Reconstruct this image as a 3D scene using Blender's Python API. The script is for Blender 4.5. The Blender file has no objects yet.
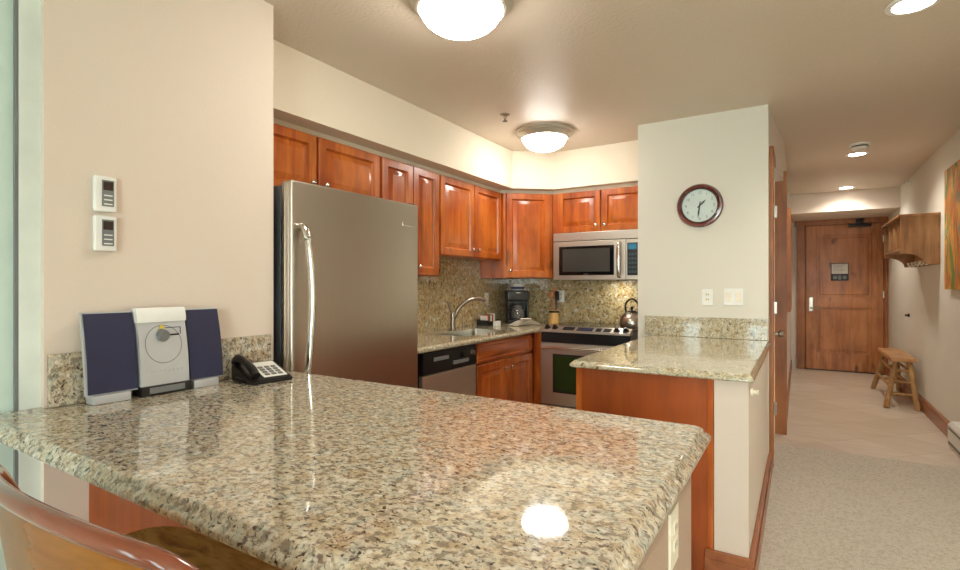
import bpy, bmesh, math, random
from mathutils import Vector, Matrix
random.seed(7)
S = bpy.context.scene
C = bpy.context.collection
PI = math.pi

# ---------------------------------------------------------------- camera, world, light, exposure
cam_d = bpy.data.cameras.new('camera'); cam = bpy.data.objects.new('camera', cam_d); C.objects.link(cam)
cam.location = (0, 0, 1.25); cam.rotation_euler = (math.radians(90), 0, math.radians(31.8))
cam_d.sensor_width = 36; cam_d.lens = 515 / 960 * 36; cam_d.clip_start = 0.02
S.camera = cam
W = bpy.data.worlds.new('world'); S.world = W; W.use_nodes = True
bg = W.node_tree.nodes['Background']; bg.inputs['Color'].default_value = (0.74, 0.92, 0.94, 1); bg.inputs['Strength'].default_value = 8.0
S.view_settings.view_transform = 'Standard'; S.view_settings.look = 'None'
S.view_settings.gamma = 1; S.view_settings.use_curve_mapping = False
S.view_settings.exposure = 0.04
DOME_EMIT = 34.0; CAN_W = 34.0; DAY_W = 70.0; HOOD_W = 1.6
DOME_COL = (1.0, 0.935, 0.85); DAY_COL = (1.0, 0.97, 0.91)

def light(name, kind, loc, power, col, size=0.2, size_y=None, rot=(0, 0, 0), spot=None, parent=None, shape=None):
    l = bpy.data.lights.new(name, kind); l.energy = power; l.color = col
    if kind == 'AREA':
        l.size = size
        if size_y: l.shape = 'RECTANGLE'; l.size_y = size_y
        if shape: l.shape = shape
    else: l.shadow_soft_size = size
    if spot: l.spot_size = math.radians(spot); l.spot_blend = 0.7
    o = bpy.data.objects.new(name, l); C.objects.link(o)
    if parent is not None:
        o.parent = parent; o.location = Vector(loc) - Vector(parent['org'])
    else: o.location = loc
    o.rotation_euler = rot
    return o
# daylight through the living room windows in the rear wall
light('window_daylight', 'AREA', (1.35, -3.42, 1.35), DAY_W, DAY_COL, 2.2, 1.7, rot=(math.radians(90), 0, 0))

# ---------------------------------------------------------------- materials
def lin(c):
    return tuple(((v/255)/12.92 if v/255 <= .04045 else ((v/255+.055)/1.055)**2.4) for v in c) + (1,)
class N:
    def __init__(s, name):
        s.m = bpy.data.materials.new(name); s.m.use_nodes = True; s.t = s.m.node_tree
        s.b = s.t.nodes['Principled BSDF']; s.tc = s.t.nodes.new('ShaderNodeTexCoord')
    def n(s, typ, **kw):
        x = s.t.nodes.new(typ)
        for k, v in kw.items():
            if k in x.inputs: x.inputs[k].default_value = v
            else: setattr(x, k, v)
        return x
    def l(s, a, b): s.t.links.new(a, b)
    def map(s, scale=(1, 1, 1), rot=(0, 0, 0), loc=(0, 0, 0)):
        m = s.n('ShaderNodeMapping'); m.inputs['Scale'].default_value = scale; m.inputs['Rotation'].default_value = rot
        m.inputs['Location'].default_value = loc
        s.l(s.tc.outputs['Object'], m.inputs['Vector']); return m.outputs['Vector']
    def noise(s, vec, scale, detail=3, rough=.55, dist=0):
        x = s.n('ShaderNodeTexNoise', Scale=scale, Detail=detail, Roughness=rough, Distortion=dist)
        s.l(vec, x.inputs['Vector']); return x.outputs['Fac']
    def ramp(s, fac, stops):
        r = s.n('ShaderNodeValToRGB'); e = r.color_ramp.elements
        while len(e) < len(stops): e.new(.5)
        for i, (p, c) in enumerate(stops): e[i].position = p; e[i].color = c
        s.l(fac, r.inputs['Fac']); return r.outputs['Color']
    def mix(s, fac, a, b, mode='MIX'):
        m = s.n('ShaderNodeMix'); m.data_type = 'RGBA'; m.blend_type = mode
        for v, i in ((fac, 0), (a, 6), (b, 7)):
            if hasattr(v, 'links'): s.l(v, m.inputs[i])
            else: m.inputs[i].default_value = v
        return m.outputs[2]
    def col(s, c): s.l(c, s.b.inputs['Base Color'])
    def bump(s, h, strength=.2, dist=.01):
        x = s.n('ShaderNodeBump', Strength=strength, Distance=dist); s.l(h, x.inputs['Height']); s.l(x.outputs['Normal'], s.b.inputs['Normal'])
    def set(s, **kw):
        for k, v in kw.items(): s.b.inputs[k.replace('_', ' ')].default_value = v
        return s
def plain(name, c, rough=.5, metal=0, emit=0, var=.06, scale=8, **kw):
    m = N(name); m.set(Roughness=rough, Metallic=metal)
    base = lin(c); dark = tuple(v*(1-var) for v in base[:3]) + (1,); hi = tuple(min(1, v*(1+var)) for v in base[:3]) + (1,)
    m.col(m.ramp(m.noise(m.map(), scale, 3), [(.3, dark), (.7, hi)]))
    if emit:
        m.b.inputs['Emission Color'].default_value = base; m.b.inputs['Emission Strength'].default_value = emit
    for k, v in kw.items(): m.b.inputs[k.replace('_', ' ')].default_value = v
    return m.m
def wood(name, c1, c2, c3, axis='z', rough=.3, scale=1.0, knots=.5, coat=.3):
    m = N(name)
    sc = {'z': (14, 14, 1.1), 'x': (1.1, 14, 14), 'y': (14, 1.1, 14)}[axis]
    sc = tuple(v*scale for v in sc)
    v = m.map(sc)
    g = m.noise(v, 1.0, 5, .6, .6)
    base = m.ramp(g, [(.28, lin(c1)), (.5, lin(c2)), (.72, lin(c3))])
    fine = m.noise(m.map(tuple(a*7 for a in sc)), 1.0, 2, .5)
    base = m.mix(.22, base, m.ramp(fine, [(.35, (.25, .25, .25, 1)), (.65, (1, 1, 1, 1))]), 'MULTIPLY')
    cloud = m.noise(m.map((2.2, 2.2, 2.2)), 1.0, 3)
    base = m.mix(m.ramp(cloud, [(.42, (0, 0, 0, 1)), (.68, (.6, .6, .6, 1))]), base, lin(c3))
    cl2 = m.noise(m.map({'z': (7, 7, 2.2), 'x': (2.2, 7, 7), 'y': (7, 2.2, 7)}[axis], loc=(3, 7, 5)), 1.0, 3)
    base = m.mix(m.ramp(cl2, [(.5, (0, 0, 0, 1)), (.72, (.55, .55, .55, 1))]), base, lin(tuple(x*.78 for x in c1)))
    if knots:
        k = m.noise(m.map({'z': (9, 9, 4), 'x': (4, 9, 9), 'y': (9, 4, 9)}[axis]), 1.0, 1, .3)
        base = m.mix(m.ramp(k, [(.69, (0, 0, 0, 1)), (.78, (knots,)*3 + (1,))]), base, lin(tuple(x*.42 for x in c1)))
    m.col(base); m.set(Roughness=rough, Coat_Weight=coat, Coat_Roughness=.15)
    m.bump(fine, .05, .002)
    return m.m
def granite(name, light_c, mid_c, grey_c, dark_c, speck=.0, rough=.07, gs=1.0):
    m = N(name); m0 = m.map
    m.map = lambda scale=(1, 1, 1), rot=(0, 0, 0), loc=(0, 0, 0): m0(tuple(v*gs for v in scale), rot, loc)
    n1 = m.noise(m.map(), 26, 4, .65, .4)
    base = m.ramp(n1, [(.34, lin(mid_c)), (.5, lin(light_c)), (.66, lin(grey_c))])
    vo = m.n('ShaderNodeTexVoronoi', Scale=170.0); m.l(m.tc.outputs['Object'], vo.inputs['Vector'])
    sep = m.n('ShaderNodeSeparateColor'); m.l(vo.outputs['Color'], sep.inputs['Color'])
    cell = m.ramp(sep.outputs[0], [(0, (.62, .60, .58, 1)), (.5, (.95, .95, .95, 1)), (1, (1.12, 1.1, 1.08, 1))])
    base = m.mix(.7, base, cell, 'MULTIPLY')
    g = m.noise(m.map((1, 1.35, 1), loc=(3, 1, 2)), 55, 3, .6, .3)
    base = m.mix(m.ramp(g, [(.55 - speck, (0, 0, 0, 1)), (.62 - speck, (.7, .7, .7, 1))]), base, lin(tuple((a+b)/2 for a, b in zip(mid_c, dark_c))))
    d = m.noise(m.map((1, 1.5, 1), loc=(7, 5, 1)), 85, 3, .7, .5)
    base = m.mix(m.ramp(d, [(.60 - speck, (0, 0, 0, 1)), (.655 - speck, (.95, .95, .95, 1))]), base, lin(dark_c))
    r = m.noise(m.map((1, 1.6, 1), loc=(1, 9, 4)), 32, 2, .6, .3)
    base = m.mix(m.ramp(r, [(.67, (0, 0, 0, 1)), (.71, (.8, .8, .8, 1))]), base, lin((92, 58, 50)))
    w = m.noise(m.map(loc=(4, 2, 8)), 48, 2)
    base = m.mix(m.ramp(w, [(.60, (0, 0, 0, 1)), (.68, (.7, .7, .7, 1))]), base, lin((226, 220, 204)))
    m.col(base); m.set(Roughness=rough, Coat_Weight=.25, Coat_Roughness=.03); m.b.inputs['IOR'].default_value = 1.6
    return m.m
def wallpaint(name, c, bumps=.25, scale=140, rough=.75):
    m = N(name); h = m.noise(m.map(), scale, 3, .6)
    lc = lin(c); m.col(m.ramp(m.noise(m.map(), 1.5, 2), [(.3, tuple(v*.97 for v in lc[:3]) + (1,)), (.7, lc)]))
    m.set(Roughness=rough); m.bump(h, bumps, .004); return m.m
def steel(name, c, rough=.28, axis='y'):
    m = N(name); m.set(Metallic=1.0)
    sc = {'y': (300, 4, 300), 'z': (300, 300, 4), 'x': (4, 300, 300)}[axis]
    g = m.noise(m.map(sc), 1.0, 2)
    lc = lin(c); m.col(m.ramp(g, [(.3, tuple(v*.965 for v in lc[:3]) + (1,)), (.7, lc)]))
    m.b.inputs['Roughness'].default_value = rough
    return m.m

M = {}
M['wall'] = wallpaint('cream_wall_paint', (224, 209, 193))
M['wall_cool'] = wallpaint('pale_wall_paint', (222, 218, 204))
M['soffit'] = wallpaint('soffit_paint', (232, 221, 200))
M['tan_wall'] = wallpaint('tan_underbar_paint', (186, 160, 138))
M['ceiling'] = wallpaint('textured_ceiling_paint', (220, 206, 188), 1.0, 60, .45)
M['white'] = plain('white_plastic', (236, 236, 230), .35)
M['ivory'] = plain('ivory_plastic', (235, 228, 205), .4)
M['trimwhite'] = plain('white_door_trim', (224, 232, 224), .35)
M['frost'] = plain('pale_frosted_glass', (206, 226, 216), .45, Transmission_Weight=.1)
M['dark'] = plain('black_plastic', (22, 21, 22), .3)
M['darkgloss'] = plain('black_glass', (10, 10, 12), .05)
M['screen'] = plain('dark_screen', (60, 46, 40), .15)
M['greyplastic'] = plain('grey_plastic', (120, 122, 122), .4)
M['fridgebody'] = plain('grey_painted_metal', (92, 96, 98), .4, .2)
M['steel'] = steel('brushed_steel_vertical', (196, 188, 176), .30, 'z')
M['steelx'] = steel('brushed_steel_horizontal', (214, 204, 192), .38, 'x')
M['steely'] = steel('brushed_steel_dishwasher', (222, 208, 194), .42, 'y')
M['chrome'] = plain('polished_chrome', (215, 212, 206), .12, 1, var=.02)
M['nickel'] = plain('satin_nickel', (188, 182, 170), .28, 1, var=.03)
M['faucet'] = plain('brushed_nickel_faucet', (170, 162, 152), .25, 1, var=.03)
M['ringmetal'] = plain('pale_nickel_fixture', (196, 190, 176), .38, .55)
M['silver'] = plain('silver_plastic', (196, 198, 200), .3, .35)
M['cherry'] = wood('cherry_cabinet_wood', (124, 50, 14), (178, 82, 26), (212, 122, 48))
M['cherry_x'] = wood('cherry_cabinet_wood_horizontal', (122, 50, 14), (170, 78, 26), (202, 112, 44), 'y')
M['panel'] = wood('smooth_cherry_panel', (138, 60, 12), (158, 72, 16), (172, 84, 24), knots=0, scale=.6, coat=.0, rough=.5)
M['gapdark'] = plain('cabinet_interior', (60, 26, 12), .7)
M['entry'] = wood('knotty_alder_door', (142, 80, 36), (186, 114, 56), (208, 140, 80), knots=.8, rough=.45, coat=.08)
M['casing'] = wood('alder_casing', (122, 68, 26), (160, 94, 40), (182, 114, 56), knots=.3, rough=.45, coat=.08)
M['casing_y'] = wood('alder_baseboard', (124, 66, 34), (156, 90, 50), (172, 104, 62), 'y', knots=.2, rough=.4)
M['rack'] = wood('rustic_rack_wood', (110, 70, 34), (160, 110, 62), (190, 140, 88), knots=.9, rough=.55, coat=.05)
M['log'] = wood('peeled_log_wood', (134, 92, 46), (176, 130, 76), (202, 160, 104), knots=.8, rough=.5)
M['benchtop'] = wood('pine_bench_seat', (168, 116, 66), (196, 142, 88), (214, 164, 110), 'y', knots=.4, rough=.45)
M['stool'] = wood('honey_stool_wood', (142, 86, 24), (182, 120, 44), (202, 146, 68), 'x', knots=.0, rough=.22, coat=.6)
M['stoolrail'] = wood('red_brown_rail_wood', (92, 40, 22), (124, 60, 36), (150, 84, 54), 'x', knots=0, rough=.12, coat=1)
M['bamboo'] = plain('pale_bamboo', (222, 176, 104), .4)
M['utensil'] = plain('beech_utensil', (190, 128, 78), .5)
M['granite'] = granite('bar_granite', (204, 192, 168), (180, 160, 128), (174, 176, 162), (38, 28, 28), .032, .06, .95)
M['granite_k'] = granite('kitchen_backsplash_granite', (204, 182, 136), (172, 144, 96), (176, 168, 136), (84, 64, 44), .02, .12, .6)
M['granite_p'] = granite('peninsula_granite', (204, 194, 164), (172, 156, 122), (172, 172, 152), (70, 62, 52))
m = N('beige_carpet'); a = m.noise(m.map(), 70, 4, .7); b2 = m.noise(m.map(), 260, 2, .7)
m.col(m.mix(.5, m.ramp(a, [(.35, lin((204, 182, 152))), (.55, lin((255, 246, 228)))]), m.ramp(b2, [(.35, lin((190, 168, 140))), (.6, lin((255, 248, 232)))])))
m.set(Roughness=.95); m.bump(m.noise(m.map(), 120, 4, .8), .9, .02); M['carpet'] = m.m
m = N('stone_tile'); br = m.n('ShaderNodeTexBrick', Scale=1.0); m.l(m.map((1, 1, 1), rot=(0, 0, PI/4)), br.inputs['Vector'])
for k, v in (('Mortar Size', .004), ('Brick Width', .42), ('Row Height', .42)): br.inputs[k].default_value = v
br.inputs['Color1'].default_value = lin((226, 212, 192)); br.inputs['Color2'].default_value = lin((214, 198, 176)); br.inputs['Mortar'].default_value = lin((200, 184, 162)); br.offset = 0
cl = m.ramp(m.noise(m.map((1, 4, 1)), 2.5, 5, .6, .8), [(.35, (.84, .82, .8, 1)), (.65, (1, 1, 1, 1))])
m.col(m.mix(.8, br.outputs['Color'], cl, 'MULTIPLY')); m.set(Roughness=.3); M['tile'] = m.m
m = N('dome_glass'); m.set(Roughness=.3); m.col(m.ramp(m.noise(m.map(), 5), [(.3, (.9, .9, .86, 1)), (.7, (.95, .95, .92, 1))]))
m.b.inputs['Emission Color'].default_value = DOME_COL + (1,); m.b.inputs['Emission Strength'].default_value = DOME_EMIT; M['dome'] = m.m
M['speaker'] = plain('navy_speaker_cloth', (44, 44, 70), .8, var=.12, scale=300)
M['ovenglass_reflection'] = plain('oven_glass_green_reflection', (38, 62, 30), .06)  # green of a reflection put into the oven glass colour
M['lcd'] = plain('blue_display', (40, 110, 140), .2, emit=.25)
M['greykey'] = plain('blue_grey_keys', (52, 74, 84), .4)
M['mesh'] = plain('microwave_door_mesh', (62, 60, 56), .25)
M['displaydim'] = plain('dim_violet_display', (70, 68, 96), .2)
M['paper'] = plain('white_paper', (232, 230, 222), .8)
M['cloth'] = plain('white_napkin_cloth', (236, 228, 212), .9)
M['bluecup'] = plain('blue_paper_band', (74, 82, 130), .7)
M['red'] = plain('red_packet', (190, 50, 48), .6); M['green'] = plain('green_packet', (70, 130, 80), .6)
M['yellow'] = plain('yellow_sticker', (222, 196, 50), .6)
M['clockrim'] = wood('mahogany_clock_rim', (70, 22, 16), (98, 36, 26), (120, 50, 36), 'x', knots=0, rough=.2, coat=.8)
M['clockface'] = plain('clock_dial', (206, 220, 214), .25)
M['teal'] = plain('faded_ink', (84, 110, 108), .6)
M['bronze'] = plain('dark_bronze', (44, 38, 34), .35, .7)
M['concretewhite'] = plain('heater_enamel', (226, 224, 216), .4)
m = N('orange_green_canvas'); v = m.map((1, 3.0, 1.2)); c0 = m.noise(v, 3, 4, .6, .8)
base = m.ramp(c0, [(.3, lin((150, 70, 24))), (.48, lin((206, 122, 40))), (.62, lin((222, 168, 70))), (.75, lin((150, 110, 50)))])
gm = m.noise(m.map((1, 4, 1.6), loc=(2, 3, 1)), 2.2, 3, .6, 1.0)
base = m.mix(m.ramp(gm, [(.52, (0, 0, 0, 1)), (.58, (.9, .9, .9, 1))]), base, lin((86, 128, 52)))
gm = m.noise(m.map((1, 5, 2), loc=(5, 1, 7)), 2.6, 2)
base = m.mix(m.ramp(gm, [(.6, (0, 0, 0, 1)), (.66, (.8, .8, .8, 1))]), base, lin((70, 150, 130)))
m.col(base); m.set(Roughness=.6); M['canvas'] = m.m
m = N('gold_striped_art'); c0 = m.noise(m.map((1, 18, 1)), 1.5, 3)
m.col(m.ramp(c0, [(.35, lin((112, 66, 24))), (.5, lin((196, 140, 48))), (.65, lin((160, 92, 36)))])); m.set(Roughness=.5); M['art'] = m.m
m = N('carafe_glass'); m.set(Roughness=.02, Transmission_Weight=.9); m.col(m.ramp(m.noise(m.map(), 3), [(.3, (.8, .8, .8, 1)), (.7, (.9, .9, .88, 1))])); M['glass'] = m.m
m = N('window_glass'); m.set(Roughness=.0, Transmission_Weight=1.0); m.b.inputs['IOR'].default_value = 1.02; m.col(m.ramp(m.noise(m.map(), 3), [(.3, (.95, 1, 1, 1)), (.7, (1, 1, 1, 1))])); M['wglass'] = m.m
m = N('woven_hide_seat'); c0 = m.noise(m.map((6, 24, 6)), 1.5, 4, .7, .5)
m.col(m.ramp(c0, [(.3, lin((150, 104, 48))), (.5, lin((214, 170, 96))), (.7, lin((236, 204, 140)))])); m.set(Roughness=.6); M['hide'] = m.m
M['reflected_ground'] = plain('turquoise_reflected_ground', (60, 190, 180), .1)

# ---------------------------------------------------------------- mesh helpers
def BM(): return bmesh.new()
def box(bm, a, b, bev=0, seg=2, mat=None):
    x0, y0, z0 = [min(p, q) for p, q in zip(a, b)]; x1, y1, z1 = [max(p, q) for p, q in zip(a, b)]
    r = bmesh.ops.create_cube(bm, size=1)
    mm = Matrix.Translation(((x0+x1)/2, (y0+y1)/2, (z0+z1)/2)) @ Matrix.Diagonal((x1-x0, y1-y0, z1-z0, 1))
    bmesh.ops.transform(bm, matrix=mm, verts=r['verts'])
    vs = r['verts']
    if bev:
        bev = min(bev, .49*min(x1-x0, y1-y0, z1-z0))
        es = list({e for v in r['verts'] for e in v.link_edges})
        q = bmesh.ops.bevel(bm, geom=es, offset=bev, segments=seg, affect='EDGES', profile=.5)
        vs = list({v for v in q['verts']} | {v for v in vs if v.is_valid})
    if mat is not None: bmesh.ops.transform(bm, matrix=mat, verts=vs)
    return vs
def cyl(bm, p, q, r1, r2=None, seg=20, caps=True):
    p = Vector(p); q = Vector(q); d = q-p; r2 = r1 if r2 is None else r2
    r = bmesh.ops.create_cone(bm, cap_ends=caps, segments=seg, radius1=r1, radius2=r2, depth=d.length)
    rot = d.to_track_quat('Z', 'Y').to_matrix().to_4x4()
    bmesh.ops.transform(bm, matrix=Matrix.Translation((p+q)/2) @ rot, verts=r['verts']); return r['verts']
def sph(bm, c, r, sc=(1, 1, 1), seg=16):
    q = bmesh.ops.create_uvsphere(bm, u_segments=seg, v_segments=max(6, seg//2), radius=r)
    bmesh.ops.transform(bm, matrix=Matrix.Translation(c) @ Matrix.Diagonal(tuple(sc)+(1,)), verts=q['verts']); return q['verts']
def lathe(bm, prof, c, seg=32, axis='Z', close=False):
    rings = []
    c = Vector(c)
    for (r, h) in prof:
        ring = []
        for i in range(seg):
            a = 2*PI*i/seg; u, v = r*math.cos(a), r*math.sin(a)
            p = {'Z': (u, v, h), 'Y': (u, h, v), 'X': (h, u, v)}[axis]
            ring.append(bm.verts.new(c + Vector(p)))
        rings.append(ring)
    for a, b in zip(rings, rings[1:]):
        for i in range(seg): bm.faces.new((a[i], a[(i+1) % seg], b[(i+1) % seg], b[i]))
    ringed = min(p[0] for p in prof) > 1e-5 and prof[0][0] > .03 or prof[0] == prof[-1]
    if not ringed:
        if prof[0][0] > 1e-5: bm.faces.new(rings[0])
        if prof[-1][0] > 1e-5: bm.faces.new(rings[-1])
    else:
        bmesh.ops.remove_doubles(bm, verts=bm.verts, dist=1e-6)
def tube(bm, pts, r, seg=10, flat=1.0):
    pts = [Vector(p) for p in pts]; rings = []
    n = len(pts); rs = r if isinstance(r, (list, tuple)) else [r]*n
    up = Vector((0, 0, 1)); 
    for i, p in enumerate(pts):
        t = (pts[min(i+1, n-1)] - pts[max(i-1, 0)]).normalized()
        if abs(t.dot(up)) > .98: side = t.cross(Vector((0, 1, 0))).normalized()
        else: side = t.cross(up).normalized()
        if rings and side.dot(ps) < 0: side = -side
        ps = side
        nn = side.cross(t).normalized()
        rings.append([bm.verts.new(p + side*math.cos(2*PI*k/seg)*rs[i]*flat + nn*math.sin(2*PI*k/seg)*rs[i]) for k in range(seg)])
    for a, b in zip(rings, rings[1:]):
        for k in range(seg): bm.faces.new((a[k], a[(k+1) % seg], b[(k+1) % seg], b[k]))
    bm.faces.new(rings[0]); bm.faces.new(rings[-1])
def spline(pts, n=8):
    pts = [Vector(p) for p in pts]; out = []
    for i in range(len(pts)-1):
        p0 = pts[max(i-1, 0)]; p1 = pts[i]; p2 = pts[i+1]; p3 = pts[min(i+2, len(pts)-1)]
        for k in range(n):
            t = k/n
            out.append(.5*((2*p1)+(-p0+p2)*t+(2*p0-5*p1+4*p2-p3)*t*t+(-p0+3*p1-3*p2+p3)*t**3))
    out.append(pts[-1]); return out
def prism(bm, poly, z0, z1, bev=0, seg=3, top_only=False):
    a = [bm.verts.new((x, y, z0)) for x, y in poly]; b = [bm.verts.new((x, y, z1)) for x, y in poly]
    n = len(poly); f1 = bm.faces.new(a[::-1]); f2 = bm.faces.new(b)
    for i in range(n): bm.faces.new((a[i], a[(i+1) % n], b[(i+1) % n], b[i]))
    if bev:
        es = list(f2.edges) + ([] if top_only else list(f1.edges))
        bmesh.ops.bevel(bm, geom=es, offset=bev, segments=seg, affect='EDGES', profile=.5)
def extrude_poly(bm, pts3, vec):
    a = [bm.verts.new(p) for p in pts3]; b = [bm.verts.new(Vector(p)+Vector(vec)) for p in pts3]; n = len(a)
    bm.faces.new(a[::-1]); bm.faces.new(b)
    for i in range(n): bm.faces.new((a[i], a[(i+1) % n], b[(i+1) % n], b[i]))
def smooth(me, ang=35):
    me.polygons.foreach_set('use_smooth', [True]*len(me.polygons))
    try: me.set_sharp_from_angle(angle=math.radians(ang))
    except Exception: pass
def org(o): return Vector(o['org']) if o is not None and 'org' in o else Vector((0, 0, 0))
def build(name, bm, mat, parent=None, label=None, cat=None, group=None, kind=None, mods=None):
    bmesh.ops.recalc_face_normals(bm, faces=bm.faces)
    if parent is not None: o0 = org(parent)
    else:
        xs = [v.co for v in bm.verts]
        o0 = Vector(((min(v.x for v in xs)+max(v.x for v in xs))/2, (min(v.y for v in xs)+max(v.y for v in xs))/2, min(v.z for v in xs)))
    for v in bm.verts: v.co -= o0
    me = bpy.data.meshes.new(name); bm.to_mesh(me); bm.free(); smooth(me)
    me.materials.append(M[mat] if isinstance(mat, str) else mat)
    o = bpy.data.objects.new(name, me); C.objects.link(o)
    wn = o.modifiers.new('weighted_normal', 'WEIGHTED_NORMAL'); wn.keep_sharp = True; wn.mode = 'FACE_AREA'
    o['org'] = tuple(o0)
    if parent is not None: o.parent = parent
    else: o.location = o0
    if label: o['label'] = label
    if cat: o['category'] = cat
    if group: o['group'] = group
    if kind: o['kind'] = kind
    return o
def thing(name, loc, label, cat, group=None):
    o = bpy.data.objects.new(name, None); C.objects.link(o); o.location = loc; o['org'] = tuple(loc)
    o['label'] = label; o['category'] = cat
    if group: o['group'] = group
    o.empty_display_size = .1
    return o
def sbox(name, a, b, mat, bev=0, parent=None):
    bm = BM(); box(bm, a, b, bev); return build(name, bm, mat, parent, kind='structure')
def bpart(name, a, b, mat, parent, bev=.002, label=None):
    bm = BM(); box(bm, a, b, bev); return build(name, bm, mat, parent, label=label)

# ---------------------------------------------------------------- structure
CZ = 2.455
sbox('floor', (-2.7, -3.6, -.05), (3.1, 4.7, 0), 'carpet')
sbox('floor', (-.3, 4.7, -.05), (1.15, 9.25, 0), 'tile')
sbox('ceiling', (-2.75, -3.6, CZ), (3.1, 9.25, CZ+.08), 'ceiling')
sbox('wall_left', (-2.7, .625, 0), (-1.93, 1.42, CZ), 'wall')
sbox('wall_kitchen_left', (-2.65, 1.42, 0), (-2.55, 4.78, CZ), 'wall')
sbox('wall_back', (-2.55, 4.68, 0), (-1.035, 4.78, CZ), 'wall')
sbox('wall_center', (-1.035, 3.93, 0), (-.175, 4.10, CZ), 'wall_cool')
sbox('wall_kitchen_right', (-1.035, 4.10, 0), (-.935, 4.78, CZ), 'wall')
bm = BM(); prism(bm, [(-.275, 4.10), (-.175, 4.10), (-.11, 5.02), (-.275, 5.02)], 2.12, CZ); box(bm, (-.275, 5.02, 0), (-.11, 9.25, CZ))
build('wall_hall_left', bm, 'wall', kind='structure')
bm = BM(); box(bm, (-.11, 9.1, 0), (.065, 9.2, CZ)); box(bm, (1.02, 9.1, 0), (1.05, 9.2, CZ)); box(bm, (.065, 9.1, 2.135), (1.02, 9.2, CZ)); box(bm, (-.11, 9.2, 0), (1.05, 9.25, CZ))  # last box: unseen backing added to stop light leaking round the entry door
build('wall_end', bm, 'wall', kind='structure')
sbox('wall_right', (1.05, 1.0, 0), (1.15, 9.25, CZ), 'wall_cool')
sbox('ceiling', (-.11, 8.05, 2.2), (1.05, 9.1, CZ-.001), 'wall')
bm = BM(); prism(bm, [(-2.55, 1.42), (-2.19, 1.42), (-2.19, 4.08), (-1.88, 4.325), (-1.035, 4.325), (-1.035, 4.68), (-2.55, 4.68)], 2.118, CZ-.001)
prism(bm, [(-2.55, 1.42), (-2.32, 1.42), (-2.32, 4.10), (-1.95, 4.40), (-1.035, 4.40), (-1.035, 4.68), (-2.55, 4.68)], 2.086, 2.119)
build('ceiling', bm, 'soffit', kind='structure')
# living room behind the camera
bm = BM()
for a, b in (((-2.1, -3.6, 0), (-2.02, -3.5, CZ)), ((-1.74, -3.6, 0), (-.86, -3.5, CZ)), ((-.46, -3.6, 0), (.2, -3.5, CZ)), ((2.5, -3.6, 0), (3.1, -3.5, CZ)),
             ((-2.02, -3.6, 2.05), (-1.74, -3.5, CZ)), ((-.86, -3.6, 2.05), (-.46, -3.5, CZ)), ((.2, -3.6, 0), (2.5, -3.5, .45)), ((.2, -3.6, 2.25), (2.5, -3.5, CZ))): box(bm, a, b)
build('wall_rear', bm, 'wall', kind='structure')
for i, (a, b) in enumerate((((-2.02, -3.56, 0), (-1.74, -3.54, 2.05)), ((-.86, -3.56, 0), (-.46, -3.54, 2.05)), ((.2, -3.56, .45), (2.5, -3.54, 2.25)))):
    sbox('window_%d' % (i+2), a, b, 'wglass')
sbox('wall_living_right', (3.0, -3.5, 0), (3.1, 1.1, CZ), 'wall')
sbox('wall_living_front', (1.15, 1.0, 0), (3.0, 1.1, CZ), 'wall')
sbox('wall_living_left', (-2.1, -3.5, 0), (-2.0, -.02, CZ), 'wall')
sbox('floor', (-6, -12, -.35), (6, -3.65, -.3), 'reflected_ground')  # unseen plane added so the granite reflects turquoise through the rear windows
# glass panel and white trim at the far left
sbox('window_1', (-1.995, -.02, 0), (-1.968, .565, CZ), 'frost')
sbox('trim_1', (-2.06, .574, 0), (-1.955, .625, CZ), 'trimwhite')
sbox('trim_2', (-1.99, .5655, 0), (-1.958, .5735, CZ), 'greyplastic')
# half wall of the peninsula
sbox('wall_half', (-.31, 2.40, 0), (-.178, 3.93, .847), 'wall')
def baseb(name, a, b):
    bm = BM(); box(bm, a, b, .003)
    (x0, y0, z0), (x1, y1, z1) = a, b
    box(bm, (x0-.004, y0-.004, z1-.03), (x1+.004, y1+.004, z1-.018), .004)
    return build(name, bm, 'casing_y', kind='structure')
bm = BM(); box(bm, (-.345, 2.382, 0), (-.158, 2.40, .12), .004); box(bm, (-.178, 2.40, 0), (-.158, 4.0, .12), .004)
box(bm, (-.345, 2.376, .0), (-.152, 2.383, .085), .003); box(bm, (-.158, 2.376, .0), (-.152, 4.0, .085), .003)
build('baseboard_half', bm, 'casing_y', kind='structure')
bm = BM(); box(bm, (1.034, 5.32, 0), (1.05, 9.1, .13), .003); box(bm, (1.03, 5.32, 0), (1.034, 9.1, .1), .0015)
build('baseboard_right', bm, 'casing_y', kind='structure')
bm = BM(); box(bm, (-.11, 5.2, 0), (-.094, 9.1, .12), .003); build('baseboard_left', bm, 'casing_y', kind='structure')
# hallway side door with its frame
d = thing('door_2', (-.2, 4.55, 0), '', ''); del d['label']; del d['category']; d['kind'] = 'structure'
bm = BM(); box(bm, (-.225, 4.14, .01), (-.19, 4.98, 2.1), .002); build('door_panel', bm, 'casing', d)
bm = BM(); box(bm, (-.175, 4.03, 0), (-.150, 4.12, 2.2), .004); box(bm, (-.175, 4.03, 2.12), (-.150, 5.06, 2.2), .004)
box(bm, (-.175, 4.985, 0), (-.088, 5.06, 2.2), .004); box(bm, (-.235, 4.10, 0), (-.175, 4.135, 2.12)); build('door_frame', bm, 'casing', d)
bm = BM()
for z in (1.86, 1.06, .22): box(bm, (-.19, 4.93, z-.05), (-.158, 4.975, z+.05), .002)
build('hinge', bm, 'nickel', d)
bm = BM(); lathe(bm, [(.0, -.19), (.028, -.19), (.028, -.182), (.011, -.178), (.011, -.13), (.026, -.12), (.028, -.10), (.018, -.09), (.0, -.088)], (0, 4.28, .90), 20, 'X'); build('door_knob', bm, 'nickel', d)
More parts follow.
